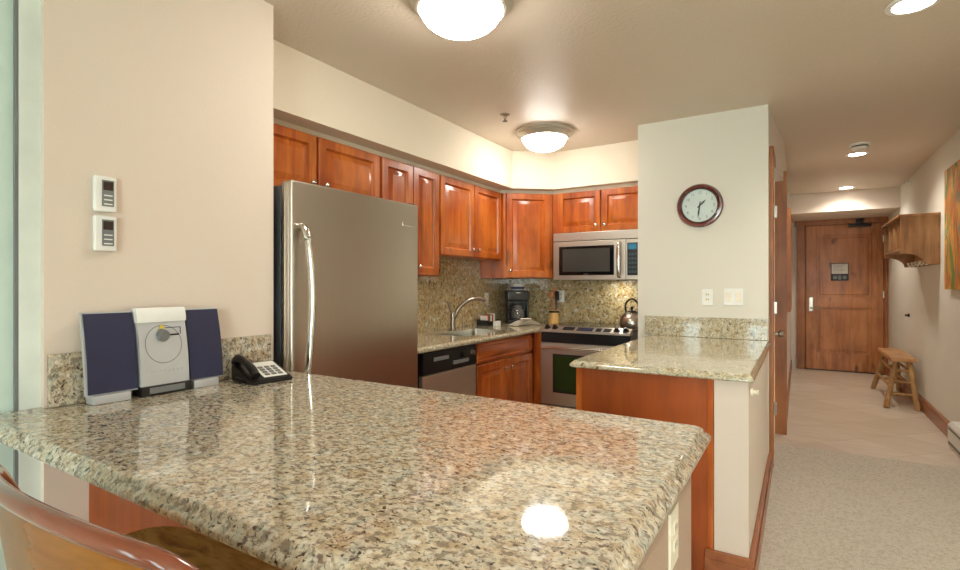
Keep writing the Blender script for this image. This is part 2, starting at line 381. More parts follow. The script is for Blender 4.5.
# entry door
d = thing('door_1', (.54, 9.12, 0), '', ''); del d['label']; del d['category']; d['kind'] = 'structure'
bm = BM()
y = 9.10
box(bm, (.085, y, .012), (1.0, y+.03, 2.12), .001)
for a, b in (((.085, .012), (.215, 2.12)), ((.87, .012), (1.0, 2.12)), ((.215, 1.97), (.87, 2.12)), ((.215, .92), (.87, 1.07)), ((.215, .012), (.87, .26))):
    box(bm, (a[0], y-.024, a[1]), (b[0], y, b[1]), .004)
build('door_panel', bm, 'entry', d)
bm = BM()
for (z0, z1) in ((.28, .90), (1.09, 1.95)):
    box(bm, (.255, y-.012, z0+.02), (.83, y, z1-.02), .011, 1)
build('raised_panel', bm, 'entry', d)
bm = BM()
box(bm, (-.03, 9.045, 0), (.07, 9.1, 2.2), .004); box(bm, (1.015, 9.045, 0), (1.049, 9.1, 2.2), .004); box(bm, (-.06, 9.04, 2.13), (1.049, 9.1, 2.2), .004)
box(bm, (.05, 9.07, 0), (.078, 9.13, 2.13)); box(bm, (1.005, 9.07, 0), (1.03, 9.13, 2.13)); box(bm, (.05, 9.07, 2.124), (1.03, 9.13, 2.14))
build('door_frame', bm, 'casing', d)
bm = BM(); box(bm, (.078, 9.05, 0), (1.005, 9.14, .012), .002); build('threshold', bm, 'bronze', d)
bm = BM(); box(bm, (.115, 9.062, .86), (.175, 9.086, 1.07), .008); h = build('lock_plate', bm, 'nickel', d)
bm = BM(); tube(bm, spline([(.145, 9.07, .91), (.145, 9.03, .91), (.17, 9.02, .912), (.26, 9.02, .915)], 5), .011); build('door_handle', bm, 'chrome', h)
bm = BM()
for z in (.25, 1.12, 1.9): box(bm, (.992, 9.065, z-.05), (1.008, 9.09, z+.05), .002)
build('hinge', bm, 'nickel', d)
bm = BM(); box(bm, (.60, 9.04, 2.075), (.86, 9.086, 2.125), .008); c_ = build('door_closer', bm, 'bronze', d)
bm = BM(); tube(bm, [(.70, 9.05, 2.13), (.74, 8.96, 2.17), (.78, 9.04, 2.18)], .012); box(bm, (.68, 9.02, 2.12), (.77, 9.06, 2.19), .006); build('closer_arm', bm, 'bronze', c_)
s = thing('notice_sign', (.43, 9.08, 1.37), 'framed notice, white above and black below, mounted on the entry door', 'sign')
bm = BM(); box(bm, (.325, 9.074, 1.35), (.52, 9.09, 1.58), .002); build('sign_frame', bm, 'bronze', s)
bm = BM(); box(bm, (.335, 9.071, 1.44), (.51, 9.075, 1.57), .001); p_ = build('notice_sheet', bm, 'paper', s, label='white notice sheet with faint printed lines')
bm = BM()
for i in range(6): box(bm, (.35+(i % 2)*.01, 9.070, 1.552-i*.018), (.49-(i*7 % 3)*.02, 9.0715, 1.555-i*.018))
build('printed_lines', bm, 'greyplastic', p_)
bm = BM(); box(bm, (.35, 9.070, 1.37), (.395, 9.075, 1.415), .001); box(bm, (.405, 9.070, 1.365), (.44, 9.075, 1.42), .001); box(bm, (.455, 9.070, 1.37), (.495, 9.075, 1.415), .001); build('symbol_block', bm, 'greyplastic', s); s.location.x += .075; s.location.z -= .035; s.scale = (1.1, 1, 1.1)

# ---------------------------------------------------------------- cabinetry helpers
def frame_mat(o, u, v, w):
    o, u, v, w = Vector(o), Vector(u), Vector(v), Vector(w)
    return Matrix(((u.x, v.x, w.x, o.x), (u.y, v.y, w.y, o.y), (u.z, v.z, w.z, o.z), (0, 0, 0, 1)))
def raised(bm, W_, H_, mt, fr=.058, th=.02, flat=False):
    # nested rectangles: edge, frame, groove, bevelled raised field
    k = 0 if flat else 1
    rings = [(0, 0), (0, th-.004), (.004, th), (fr-.006, th), (fr, th-.013), (fr+.005, th-.016), (fr+.038, th-.001), (fr+.040, th)]
    if flat: rings = [(0, 0), (0, th-.004), (.004, th), (.02, th), (.026, th-.006), (.03, th-.006), (.045, th)]
    vs = []
    for ins, w in rings:
        ins = min(ins, min(W_, H_)*.45)
        vs.append([bm.verts.new(mt @ Vector(p)) for p in ((ins, ins, w), (W_-ins, ins, w), (W_-ins, H_-ins, w), (ins, H_-ins, w))])
    bm.faces.new(vs[0][::-1])
    for a, b in zip(vs, vs[1:]):
        for i in range(4): bm.faces.new((a[i], a[(i+1) % 4], b[(i+1) % 4], b[i]))
    bm.faces.new(vs[-1])
def knob(parent, p, w, r=.015):
    bm = BM(); prof = [(.0, 0), (.007, 0), (.006, .012), (r, .018), (r, .026), (r*.6, .031), (0, .032)]
    lathe(bm, prof, (0, 0, 0), 16)
    q = Vector(w).to_track_quat('Z', 'Y').to_matrix().to_4x4()
    bmesh.ops.transform(bm, matrix=Matrix.Translation(p) @ q, verts=bm.verts)
    build('knob', bm, 'chrome', parent)
def door_x(parent, X0, y0, y1, z0, z1, kn=None, mat='cherry', name='door'):   # faces +X
    bm = BM(); raised(bm, y1-y0, z1-z0, frame_mat((X0, y0, z0), (0, 1, 0), (0, 0, 1), (1, 0, 0)), flat=(z1-z0 < .2))
    o = build(name, bm, mat, parent)
    if kn: knob(o, (X0+.02, kn[0], kn[1]), (1, 0, 0))
    return o
def door_y(parent, Y0, x0, x1, z0, z1, kn=None, mat='cherry', name='door'):   # faces -Y
    bm = BM(); raised(bm, x1-x0, z1-z0, frame_mat((x0, Y0, z0), (1, 0, 0), (0, 0, 1), (0, -1, 0)))
    o = build(name, bm, mat, parent)
    if kn: knob(o, (kn[0], Y0-.02, kn[1]), (0, -1, 0))
    return o
UX = -2.31
ZT = 2.085
t = thing('wall_cabinet', (-2.4, 1.95, 1.72), 'short wide cherry wall cabinet right above the refrigerator', 'cabinet')
bm = BM(); box(bm, (-2.548, 1.43, 1.74), (UX, 2.485, ZT), .001); build('cabinet_body', bm, 'cherry', t)
door_x(t, UX, 1.435, 1.965, 1.745, 2.082, (1.925, 1.815)); door_x(t, UX, 1.98, 2.475, 1.745, 2.082, (2.02, 1.815))
t = thing('wall_cabinet', (-2.4, 2.77, 1.31), 'tall narrow two-door cherry wall cabinet just right of the refrigerator', 'cabinet')
bm = BM(); box(bm, (-2.548, 2.495, 1.315), (UX, 3.125, ZT), .001); build('cabinet_body', bm, 'cherry', t)
door_x(t, UX, 2.50, 2.81, 1.32, 2.082, (2.77, 1.38)); door_x(t, UX, 2.82, 3.118, 1.32, 2.082, (2.86, 1.38))
t = thing('wall_cabinet', (-2.4, 3.55, 1.47), 'two-door cherry wall cabinet raised higher above the sink', 'cabinet')
bm = BM(); box(bm, (-2.548, 3.135, 1.475), (UX, 4.085, ZT), .001); build('cabinet_body', bm, 'cherry', t)
door_x(t, UX, 3.14, 3.605, 1.48, 2.082, (3.565, 1.54)); door_x(t, UX, 3.613, 4.06, 1.48, 2.082, (3.653, 1.54))
t = thing('wall_cabinet', (-2.3, 4.4, 1.31), 'diagonal corner cherry wall cabinet above the coffee maker', 'cabinet')
bm = BM(); prism(bm, [(-2.548, 4.09), (-2.285, 4.09), (-1.935, 4.385), (-1.935, 4.678), (-2.548, 4.678)], 1.315, ZT); build('cabinet_body', bm, 'cherry', t)
p0 = Vector((-2.285, 4.09, 1.32)); p1 = Vector((-1.935, 4.385, 1.32)); u = (p1-p0); L = u.length; u.normalize(); w = Vector((u.y, -u.x, 0))
bm = BM(); raised(bm, L-.05, .762, frame_mat(p0+u*.025, u, (0, 0, 1), w)); o = build('door', bm, 'cherry', t)
knob(o, p0+u*.055+w*.02+Vector((0, 0, .06)), w)
t = thing('wall_cabinet', (-1.5, 4.5, 1.71), 'short two-door cherry wall cabinet directly above the microwave', 'cabinet')
bm = BM(); box(bm, (-1.93, 4.385, 1.715), (-1.037, 4.678, ZT), .001); build('cabinet_body', bm, 'cherry', t)
door_y(t, 4.385, -1.875, -1.475, 1.72, 2.082, (-1.51, 1.775)); door_y(t, 4.385, -1.465, -1.06, 1.72, 2.082, (-1.43, 1.775))

# ---------------------------------------------------------------- base cabinets
BX = -1.95
t = thing('sink_base_cabinet', (-2.2, 3.5, 0), 'cherry base cabinet with one long drawer front over two doors, below the sink', 'cabinet')
bm = BM(); box(bm, (-2.548, 3.07, .1), (BX, 3.09, .838)); box(bm, (-2.548, 4.0, .1), (BX, 4.02, .838)); box(bm, (-2.548, 3.07, .1), (BX, 4.02, .12))
box(bm, (-1.97, 3.07, .1), (BX, 3.12, .838)); box(bm, (-1.97, 3.95, .1), (BX, 4.02, .838)); box(bm, (-1.97, 3.07, .8), (BX, 4.02, .838)); box(bm, (-1.97, 3.07, .66), (BX, 4.02, .7))
build('cabinet_body', bm, 'cherry', t)
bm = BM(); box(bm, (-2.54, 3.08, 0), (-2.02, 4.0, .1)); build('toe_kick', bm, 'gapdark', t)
door_x(t, BX, 3.085, 3.94, .69, .83, mat='cherry_x', name='drawer_front')
door_x(t, BX, 3.085, 3.505, .12, .675, (3.46, .61)); door_x(t, BX, 3.515, 3.94, .12, .675, (3.56, .61))
t = thing('corner_base_cabinet', (-2.2, 4.4, 0), 'cherry corner filler panel between the sink cabinet and the range', 'cabinet')
bm = BM(); prism(bm, [(-2.548, 4.025), (-1.948, 4.025), (-1.948, 4.06), (-1.893, 4.06), (-1.893, 4.675), (-2.548, 4.675)], 0, .838); build('cabinet_body', bm, 'cherry', t)
t['label'] = 'cherry corner cabinet with a narrow filler beside the range'
t = thing('dishwasher', (-2.2, 2.76, 0), 'stainless dishwasher with black control panel beside the refrigerator', 'dishwasher')
bm = BM(); box(bm, (-2.54, 2.42, .0), (-1.96, 3.06, .835)); build('body', bm, 'dark', t)
bm = BM(); box(bm, (-1.96, 2.455, .1), (-1.928, 3.058, .695), .006); build('door', bm, 'steely', t)
bm = BM(); box(bm, (-1.96, 2.455, .70), (-1.925, 3.058, .832), .006); cp = build('control_panel', bm, 'dark', t)
bm = BM(); box(bm, (-1.926, 2.56, .775), (-1.921, 2.72, .80), .002); box(bm, (-1.926, 2.77, .73), (-1.918, 2.95, .755), .002); build('buttons', bm, 'greyplastic', cp)
bm = BM(); lathe(bm, [(0, 0), (.02, 0), (.018, .02), (0, .02)], (-1.925, 3.0, .785), 16, 'X'); build('dial', bm, 'nickel', cp)
bm = BM(); lathe(bm, [(0, 0), (.022, 0), (.02, .02), (0, .02)], (-1.925, 2.88, .785), 16, 'X'); build('dial', bm, 'dark', cp)

# ---------------------------------------------------------------- granite
bm = BM()
def quad_slab(bm, x0, x1, y0, y1): box(bm, (x0, y0, .84), (x1, y1, .88))
sx0, sx1, sy0, sy1 = -2.36, -2.03, 3.08, 3.72
def rrect(x0, x1, y0, y1, r, n=6):
    out = []
    for cx_, cy_, a0 in ((x1-r, y1-r, 0), (x0+r, y1-r, 90), (x0+r, y0+r, 180), (x1-r, y0+r, 270)):
        for k in range(n+1):
            a = math.radians(a0+90*k/n); out.append((cx_+r*math.cos(a), cy_+r*math.sin(a)))
    return out
A = [(-2.548, 2.335), (-1.915, 2.335), (-1.915, 4.05), (-2.548, 4.05)]; Bq = [(sx0, sy0), (sx1, sy0), (sx1, sy1), (sx0, sy1)]
Eq = [(-1.888, 4.07), (-1.888, 4.678), (-2.548, 4.678)]; V = {}
for z in (.842, .88):
    for k, P in (('a', A), ('b', Bq), ('e', Eq)): V[k, z] = [bm.verts.new((x, y, z)) for x, y in P]
    for i in range(4): bm.faces.new((V['a', z][i], V['a', z][(i+1) % 4], V['b', z][(i+1) % 4], V['b', z][i]))
    bm.faces.new([V['a', z][3], V['a', z][2]] + V['e', z])
for k, idx in (('b', range(4)),):
    for i in idx: bm.faces.new((V[k, .842][i], V[k, .842][(i+1) % 4], V[k, .88][(i+1) % 4], V[k, .88][i]))
lo = [V['a', .842][q] for q in (0, 1, 2)] + V['e', .842] + [V['a', .842][3]]; hi = [V['a', .88][q] for q in (0, 1, 2)] + V['e', .88] + [V['a', .88][3]]
for i in range(7): bm.faces.new((lo[i], lo[(i+1) % 7], hi[(i+1) % 7], hi[i]))
tube(bm, [(-1.917, 2.337, .861), (-1.917, 4.04, .861)], .0185, 12)
build('kitchen_worktop', bm, 'granite_k' if 0 else 'granite_p', label='L-shaped granite worktop with the sink cut into it, along the left kitchen wall', cat='worktop')
t = thing('sink', (-2.19, 3.4, .66), 'undermount stainless sink let into the left granite worktop', 'sink')
bm = BM()
rr = [(.002, .878), (.004, .86), (.006, .78), (.016, .69), (.034, .675)]
loops = []
for ins, z in rr: loops.append([bm.verts.new((x, y, z)) for x, y in rrect(sx0+ins, sx1-ins, sy0+ins, sy1-ins, .03)])
for a, b in zip(loops, loops[1:]):
    for i in range(len(a)): bm.faces.new((a[i], a[(i+1) % len(a)], b[(i+1) % len(a)], b[i]))
bm.faces.new(loops[-1]); build('basin', bm, 'nickel', t)
bm = BM(); cyl(bm, (-2.19, 3.4, .676), (-2.19, 3.4, .682), .04); build('drain', bm, 'chrome', t)
bm = BM(); box(bm, (-2.5495, 2.335, .881), (-2.535, 4.663, 1.66), .001); build('backsplash_panel', bm, 'granite_k', label='speckled granite backsplash on the left kitchen wall behind the faucet', cat='backsplash')
bm = BM(); box(bm, (-2.534, 4.664, .881), (-1.037, 4.679, 1.70), .001); build('backsplash_panel', bm, 'granite_k', label='speckled granite backsplash on the rear kitchen wall behind the range', cat='backsplash')

# bar top with a full rounded ogee edge
def edged_slab(name, poly, z0, z1, label, mat, edges):
    bm = BM(); prism(bm, poly, z0, z1)
    return bm
def profile_slab(bm, x0, x1, y0, y1, z0, z1, prof, r=.02, left_open=False, right=True, near=True, far=True, left=True):
    # prof: list of (inset, z) from bottom to top, applied to a rectangle
    loops = []
    for ins, z in prof:
        a = x0+(ins if left else 0); b = x1-(ins if right else 0); c = y0+(ins if near else 0); d_ = y1-(ins if far else 0)
        loops.append([bm.verts.new((x, y, z)) for x, y in rrect(a, b, c, d_, r)])
    for p, q in zip(loops, loops[1:]):
        for i in range(len(p)): bm.faces.new((p[i], p[(i+1) % len(p)], q[(i+1) % len(p)], q[i]))
    bm.faces.new(loops[0][::-1]); bm.faces.new(loops[-1])
ogee = [(.022, .828), (.012, .829), (.004, .834), (0, .842), (.001, .850), (.006, .857), (.014, .862), (.021, .866), (.024, .872), (.028, .877), (.034, .88)]
bm = BM(); loops = []
for i_, z in [(.016, .842), (.007, .8425), (.001, .846), (0, .852), (.002, .858), (.008, .863), (.013, .867), (.016, .873), (.019, .877), (.024, .88)]:
    c1 = [(x, y) for x, y in rrect(-1.0, -.195-i_, .472+i_, 1.475-i_, .018)]
    n7 = 7; c_ne, c_se = c1[:n7], c1[3*n7:]
    pts = [(-1.953, .472+i_)] + c_se + c_ne + [(-1.842, 1.475-i_), (-1.842, 1.448), (-1.953, 1.448)]
    loops.append([bm.verts.new((x, y, z)) for x, y in pts])
for p, q in zip(loops, loops[1:]):
    for i in range(len(p)): bm.faces.new((p[i], p[(i+1) % len(p)], q[(i+1) % len(p)], q[i]))
bm.faces.new(loops[0][::-1]); bm.faces.new(loops[-1])
build('bar_worktop', bm, 'granite', label='large granite bar top with rounded edge in the foreground', cat='worktop')
og2 = [(.012, .848), (.004, .849), (.0, .854), (0, .860), (.003, .867), (.009, .872), (.013, .876), (.018, .88)]
bm = BM(); profile_slab(bm, -.962, -.157, 2.372, 3.928, .848, .88, og2, far=False)
build('peninsula_worktop', bm, 'granite_p', label='smaller granite peninsula top under the wall clock', cat='worktop')
bm = BM(); box(bm, (-.978, 3.908, .881), (-.18, 3.929, 1.022), .002); build('granite_upstand', bm, 'granite_p', label='low granite upstand on the clock wall behind the peninsula top', cat='upstand')
bm = BM(); box(bm, (-1.929, .632, .881), (-1.909, 1.395, 1.04), .002); build('granite_upstand', bm, 'granite', label='low granite upstand on the left wall behind the stereo', cat='upstand')

# ---------------------------------------------------------------- bar base and peninsula base
t = thing('bar_base_cabinet', (-1.1, 1.1, 0), 'wood-fronted base carrying the foreground granite bar', 'cabinet')
bm = BM(); box(bm, (-1.928, .74, 0), (-.26, .76, .841)); build('wood_panel', bm, 'panel', t)
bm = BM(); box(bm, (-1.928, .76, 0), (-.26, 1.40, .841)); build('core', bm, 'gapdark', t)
bm = BM(); box(bm, (-.26, .735, 0), (-.235, 1.405, .841), .001); build('end_panel', bm, 'tan_wall', t, label='tan painted end panel')
bm = BM(); box(bm, (-1.928, .725, 0), (-.26, .74, .1), .003); build('base_trim', bm, 'casing', t)
t = thing('peninsula_cabinet', (-.6, 3.1, 0), 'plain cherry cabinet carcass under the peninsula granite top', 'cabinet')
bm = BM(); box(bm, (-.925, 2.40, 0), (-.312, 2.418, .847), .001); build('end_panel', bm, 'panel', t)
bm = BM(); box(bm, (-.93, 2.395, 0), (-.9, 2.40, .847), .001); build('edge_strip', bm, 'cherry', t)
bm = BM(); box(bm, (-.335, 2.395, 0), (-.312, 2.40, .847), .001); build('edge_strip', bm, 'cherry', t)
bm = BM(); box(bm, (-.915, 2.42, .1), (-.312, 3.925, .847)); build('cabinet_body', bm, 'cherry', t)
def door_nx(parent, X0, y0, y1, z0, z1, kn):
    bm = BM(); raised(bm, y1-y0, z1-z0, frame_mat((X0, y1, z0), (0, -1, 0), (0, 0, 1), (-1, 0, 0)), flat=(z1-z0 < .2)); o = build('door', bm, 'cherry', parent); knob(o, (X0-.02, kn[0], kn[1]), (-1, 0, 0))
door_nx(t, -.915, 2.45, 2.93, .12, .82, (2.88, .76)); door_nx(t, -.915, 2.95, 3.43, .12, .82, (3.0, .76)); door_nx(t, -.915, 3.45, 3.9, .12, .82, (3.5, .76))

# ---------------------------------------------------------------- refrigerator
t = thing('refrigerator', (-2.2, 1.9, 0), 'tall stainless refrigerator with curved handle, between the cream wall and dishwasher', 'refrigerator')
bm = BM(); box(bm, (-2.54, 1.46, .03), (-1.935, 2.315, 1.69), .004); build('body', bm, 'fridgebody', t)
bm = BM(); box(bm, (-1.925, 1.452, .66), (-1.852, 2.318, 1.705), .01, 3); fd = build('door', bm, 'steel', t)
bm = BM(); box(bm, (-1.925, 1.452, .08), (-1.852, 2.318, .645), .01, 3); dr = build('freezer_drawer', bm, 'steel', t)
bm = BM(); box(bm, (-1.936, 1.465, .07), (-1.924, 2.306, 1.69)); build('gasket', bm, 'greyplastic', t)
bm = BM(); box(bm, (-1.905, 1.448, .67), (-1.895, 1.453, 1.69)); box(bm, (-1.88, 1.448, .67), (-1.872, 1.453, 1.69)); build('edge_trim', bm, 'chrome', fd)
bm = BM(); tube(bm, spline([(-1.853, 1.495, 1.50), (-1.825, 1.495, 1.50), (-1.80, 1.50, 1.42), (-1.785, 1.505, 1.22), (-1.79, 1.50, 1.0), (-1.81, 1.495, .82), (-1.83, 1.495, .74), (-1.853, 1.495, .73)], 6), [.014]*43, 12, 1.35); build('handle', bm, 'chrome', fd)
bm = BM(); tube(bm, spline([(-1.853, 1.6, .58), (-1.81, 1.6, .58), (-1.80, 1.9, .58), (-1.81, 2.2, .58), (-1.853, 2.2, .58)], 6), .013, 12); build('handle', bm, 'chrome', dr)
bm = BM(); box(bm, (-1.853, 2.18, 1.575), (-1.849, 2.27, 1.582), .001); box(bm, (-1.853, 2.18, 1.58), (-1.849, 2.186, 1.60), .001); build('badge', bm, 'chrome', fd)
bm = BM(); box(bm, (-1.98, 2.25, 1.705), (-1.865, 2.31, 1.712), .003); build('hinge_cap', bm, 'dark', fd)
for x in (-2.45, -2.0):
    for yy in (1.55, 2.25):
        bm = BM(); cyl(bm, (x, yy, 0), (x, yy, .03), .02); build('foot', bm, 'dark', t)

# ---------------------------------------------------------------- range
t = thing('range', (-1.5, 4.35, 0), 'stainless slide-in electric range with black glass cooktop', 'range')
x0, x1 = -1.884, -1.124
bm = BM(); box(bm, (x0, 4.06, .08), (x1, 4.66, .875)); build('body', bm, 'fridgebody', t)
bm = BM(); box(bm, (x0-.002, 4.10, .882), (x1+.002, 4.66, .90), .004); ct = build('cooktop', bm, 'darkgloss', t)
for (cx_, cy_, r) in ((-1.7, 4.25, .1), (-1.3, 4.25, .08), (-1.7, 4.5, .075), (-1.3, 4.52, .1)):
    bm = BM(); lathe(bm, [(r, .9002), (r-.004, .9006), (r-.006, .9002)], (cx_, cy_, 0), 32); build('burner_ring', bm, 'greyplastic', ct)
bm = BM(); extrude_poly(bm, [(x0-.002, 4.02, .852), (x0-.002, 4.02, .868), (x0-.002, 4.10, .902), (x0-.002, 4.11, .902), (x0-.002, 4.11, .852)], (.764, 0, 0)); cp = build('control_panel', bm, 'steelx', t)
nrm = Vector((0, -.034, .08)).normalized()
def on_panel(x, f): return Vector((x, 4.02+.08*f, .868+.034*f))
for x in (-1.835, -1.765, -1.235, -1.165):
    bm = BM(); p = on_panel(x, .5); cyl(bm, p, p+nrm*.008, .026, .024, 20); cyl(bm, p+nrm*.008, p+nrm*.028, .017, .014, 20); build('knob', bm, 'dark', cp)
bm = BM(); mt = frame_mat(on_panel(-1.69, .15), (1, 0, 0), Vector((0, .08, .034)).normalized(), nrm)
for a, b in ((0, .10), (.125, .26), (.285, .33), (.35, .41)): box(bm, (a, 0, 0), (b, .055, .002), 0, 2, mt)
build('button_pad', bm, 'dark', cp)
bm = BM(); box(bm, (.15, .012, .002), (.25, .045, .003), 0, 2, mt); build('display', bm, 'displaydim', cp)
bm = BM(); box(bm, (x0, 4.035, .765), (x1, 4.06, .852), .002); build('front_band', bm, 'dark', t)
bm = BM(); box(bm, (x0, 4.02, .24), (x1, 4.06, .762), .006); od = build('oven_door', bm, 'steelx', t)
bm = BM(); box(bm, (x0+.13, 4.016, .36), (x1-.13, 4.022, .655), .0028); build('oven_window', bm, 'ovenglass_reflection', od)
bm = BM(); box(bm, (x0+.115, 4.018, .345), (x1-.115, 4.021, .67), .001); build('window_surround', bm, 'dark', od)
bm = BM(); cyl(bm, (x0+.03, 3.975, .725), (x1-.03, 3.975, .725), .013); cyl(bm, (x0+.06, 3.975, .725), (x0+.06, 4.022, .725), .01); cyl(bm, (x1-.06, 3.975, .725), (x1-.06, 4.022, .725), .01); build('handle', bm, 'chrome', od)
bm = BM(); box(bm, (x0, 4.025, .09), (x1, 4.06, .232), .006); build('storage_drawer', bm, 'steelx', t)
bm = BM(); box(bm, (x0+.02, 4.1, 0), (x1-.02, 4.6, .08)); build('plinth', bm, 'dark', t)

# ---------------------------------------------------------------- microwave
t = thing('microwave', (-1.5, 4.5, 1.29), 'stainless over-the-range microwave with black door window', 'microwave')
x0, x1 = -1.872, -1.112
bm = BM(); box(bm, (x0, 4.30, 1.295), (x1, 4.663, 1.708), .004); build('body', bm, 'fridgebody', t)
bm = BM(); box(bm, (x0, 4.262, 1.635), (x1, 4.30, 1.708), .004); vt = build('vent_grille', bm, 'steelx', t)
bm = BM(); box(bm, (x0, 4.262, 1.295), (-1.225, 4.30, 1.63), .004); md = build('door', bm, 'steelx', t)
bm = BM(); box(bm, (-1.815, 4.258, 1.335), (-1.32, 4.264, 1.588), .0025); build('door_window', bm, 'darkgloss', md)
bm = BM(); box(bm, (-1.78, 4.2565, 1.365), (-1.355, 4.2585, 1.565)); build('door_mesh', bm, 'mesh', md)
bm = BM(); box(bm, (-1.585, 4.2545, 1.338), (-1.545, 4.257, 1.348), .001); build('badge', bm, 'chrome', md)
bm = BM(); tube(bm, spline([(-1.27, 4.263, 1.60), (-1.27, 4.225, 1.59), (-1.27, 4.215, 1.46), (-1.27, 4.225, 1.335), (-1.27, 4.263, 1.325)], 6), .014, 12, 1.2); build('handle', bm, 'chrome', md)
bm = BM(); box(bm, (-1.222, 4.262, 1.295), (x1, 4.30, 1.63), .004); cp = build('control_panel', bm, 'steelx', t)
bm = BM(); box(bm, (-1.208, 4.259, 1.33), (-1.124, 4.263, 1.60), .001); kp = build('keypad', bm, 'dark', cp)
bm = BM(); box(bm, (-1.2, 4.257, 1.545), (-1.132, 4.26, 1.59), .001); build('display', bm, 'lcd', kp)
bm = BM()
for r_ in range(5):
    for c_ in range(3): box(bm, (-1.198+c_*.024, 4.2575, 1.35+r_*.036), (-1.180+c_*.024, 4.26, 1.372+r_*.036), .0005)
build('keys', bm, 'greykey', kp)
light('hood_lamp', 'AREA', (-1.35, 4.5, 1.288), HOOD_W, (1, .95, .8), .1, parent=t)

# ---------------------------------------------------------------- faucet
t = thing('faucet', (-2.42, 3.36, .881), 'brushed nickel arched kitchen faucet standing behind the sink', 'faucet')
bx, by = -2.40, 3.45
bm = BM(); lathe(bm, [(0, .881), (.032, .881), (.032, .888), (.024, .895), (.022, .96), (.024, .99), (.022, 1.02), (.012, 1.03), (0, 1.03)], (bx, by, 0), 20); build('base', bm, 'faucet', t)
bm = BM(); tube(bm, spline([(bx, by, .95), (bx+.01, by+.02, 1.0), (bx+.03, by+.06, 1.07), (bx+.07, by+.14, 1.125), (bx+.11, by+.22, 1.135), (bx+.14, by+.27, 1.12)], 6), [.017]*26+[.019]*5, 12); sp = build('spout', bm, 'faucet', t)
bm = BM(); cyl(bm, (bx+.13, by+.265, 1.125), (bx+.15, by+.295, 1.075), .018, .021); build('spray_head', bm, 'nickel', sp)
bm = BM(); tube(bm, [(bx, by, 1.02), (bx-.01, by-.02, 1.06), (bx-.02, by-.04, 1.12)], [.018, .012, .007], 10); build('lever', bm, 'faucet', t)

# ---------------------------------------------------------------- wall plates
def plate(name, p, u, w, wd, ht, label, cat, kind, mat='white', group=None):
    p = Vector(p); u = Vector(u); w = Vector(w); mt = frame_mat(p - u*wd/2 - Vector((0, 0, ht/2)), u, (0, 0, 1), w)
    t = thing(name, tuple(p), label, cat, group)
    bm = BM(); box(bm, (0, 0, 0), (wd, ht, .006), .002, 2, mt); build('cover_plate', bm, mat, t)
    if kind == 'outlet':
        for zz in (.28, .58):
            bm = BM(); box(bm, (wd*.3, ht*zz, .006), (wd*.7, ht*(zz+.2), .009), .001, 2, mt); s_ = build('socket', bm, 'ivory', t)
            bm = BM(); box(bm, (wd*.40, ht*(zz+.05), .009), (wd*.44, ht*(zz+.14), .0094), 0, 2, mt); box(bm, (wd*.56, ht*(zz+.05), .009), (wd*.6, ht*(zz+.14), .0094), 0, 2, mt); build('slot', bm, 'dark', s_)
    else:
        n = kind
        for i in range(n):
            c0 = wd*(i+.5)/n
            bm = BM(); box(bm, (c0-.016, ht*.22, .006), (c0+.016, ht*.78, .010), .002, 2, mt); build('rocker', bm, 'ivory', t)
    return t
plate('power_outlet', (-.55, 3.929, 1.163), (1, 0, 0), (0, -1, 0), .072, .115, 'white power outlet on the clock wall, left of the double switch', 'outlet', 'outlet')
plate('light_switch', (-.385, 3.929, 1.168), (1, 0, 0), (0, -1, 0), .118, .115, 'white double rocker switch on the clock wall', 'light switch', 2)
plate('power_outlet', (-2.534, 4.20, 1.12), (0, 1, 0), (1, 0, 0), .07, .115, 'white power outlet on the backsplash beside the coffee maker', 'outlet', 'outlet')
plate('power_outlet', (-1.965, 4.663, 1.14), (1, 0, 0), (0, -1, 0), .07, .115, 'white power outlet on the rear backsplash behind the wooden utensils', 'outlet', 'outlet')
plate('power_outlet', (-.235, 1.17, .705), (0, 1, 0), (1, 0, 0), .082, .125, 'ivory power outlet on the end of the foreground bar', 'outlet', 'outlet', 'ivory')
t = thing('night_light', (-.177, 2.5, .79), 'small ivory peg on the hall side of the half wall', 'peg')
bm = BM(); lathe(bm, [(0, -.178), (.016, -.178), (.016, -.17), (.008, -.165), (.011, -.148), (0, -.146)], (0, 2.5, .79), 16, 'X'); build('peg', bm, 'ivory', t)
t.name = 'wall_peg'

# ---------------------------------------------------------------- thermostats
for z, lab in ((1.545, 'upper of two white thermostats on the cream left wall'), (1.417, 'lower of two white thermostats on the cream left wall')):
    t = thing('thermostat', (-1.93, .79, z-.06), lab, 'thermostat', None)
    bm = BM(); box(bm, (-1.929, .748, z-.058), (-1.909, .812, z+.058), .006, 3); build('case', bm, 'white', t)
    bm = BM(); box(bm, (-1.910, .768, z-.04), (-1.9065, .802, z+.045), .001); fp = build('front_panel', bm, 'greyplastic', t)
    bm = BM(); box(bm, (-1.9065, .771, z+.012), (-1.9058, .799, z+.04)); build('display', bm, 'screen', fp)
    bm = BM()
    for k in range(3): box(bm, (-1.907, .773, z-.035+k*.014), (-1.9052, .797, z-.031+k*.014), .0005)
    build('button', bm, 'white', fp)

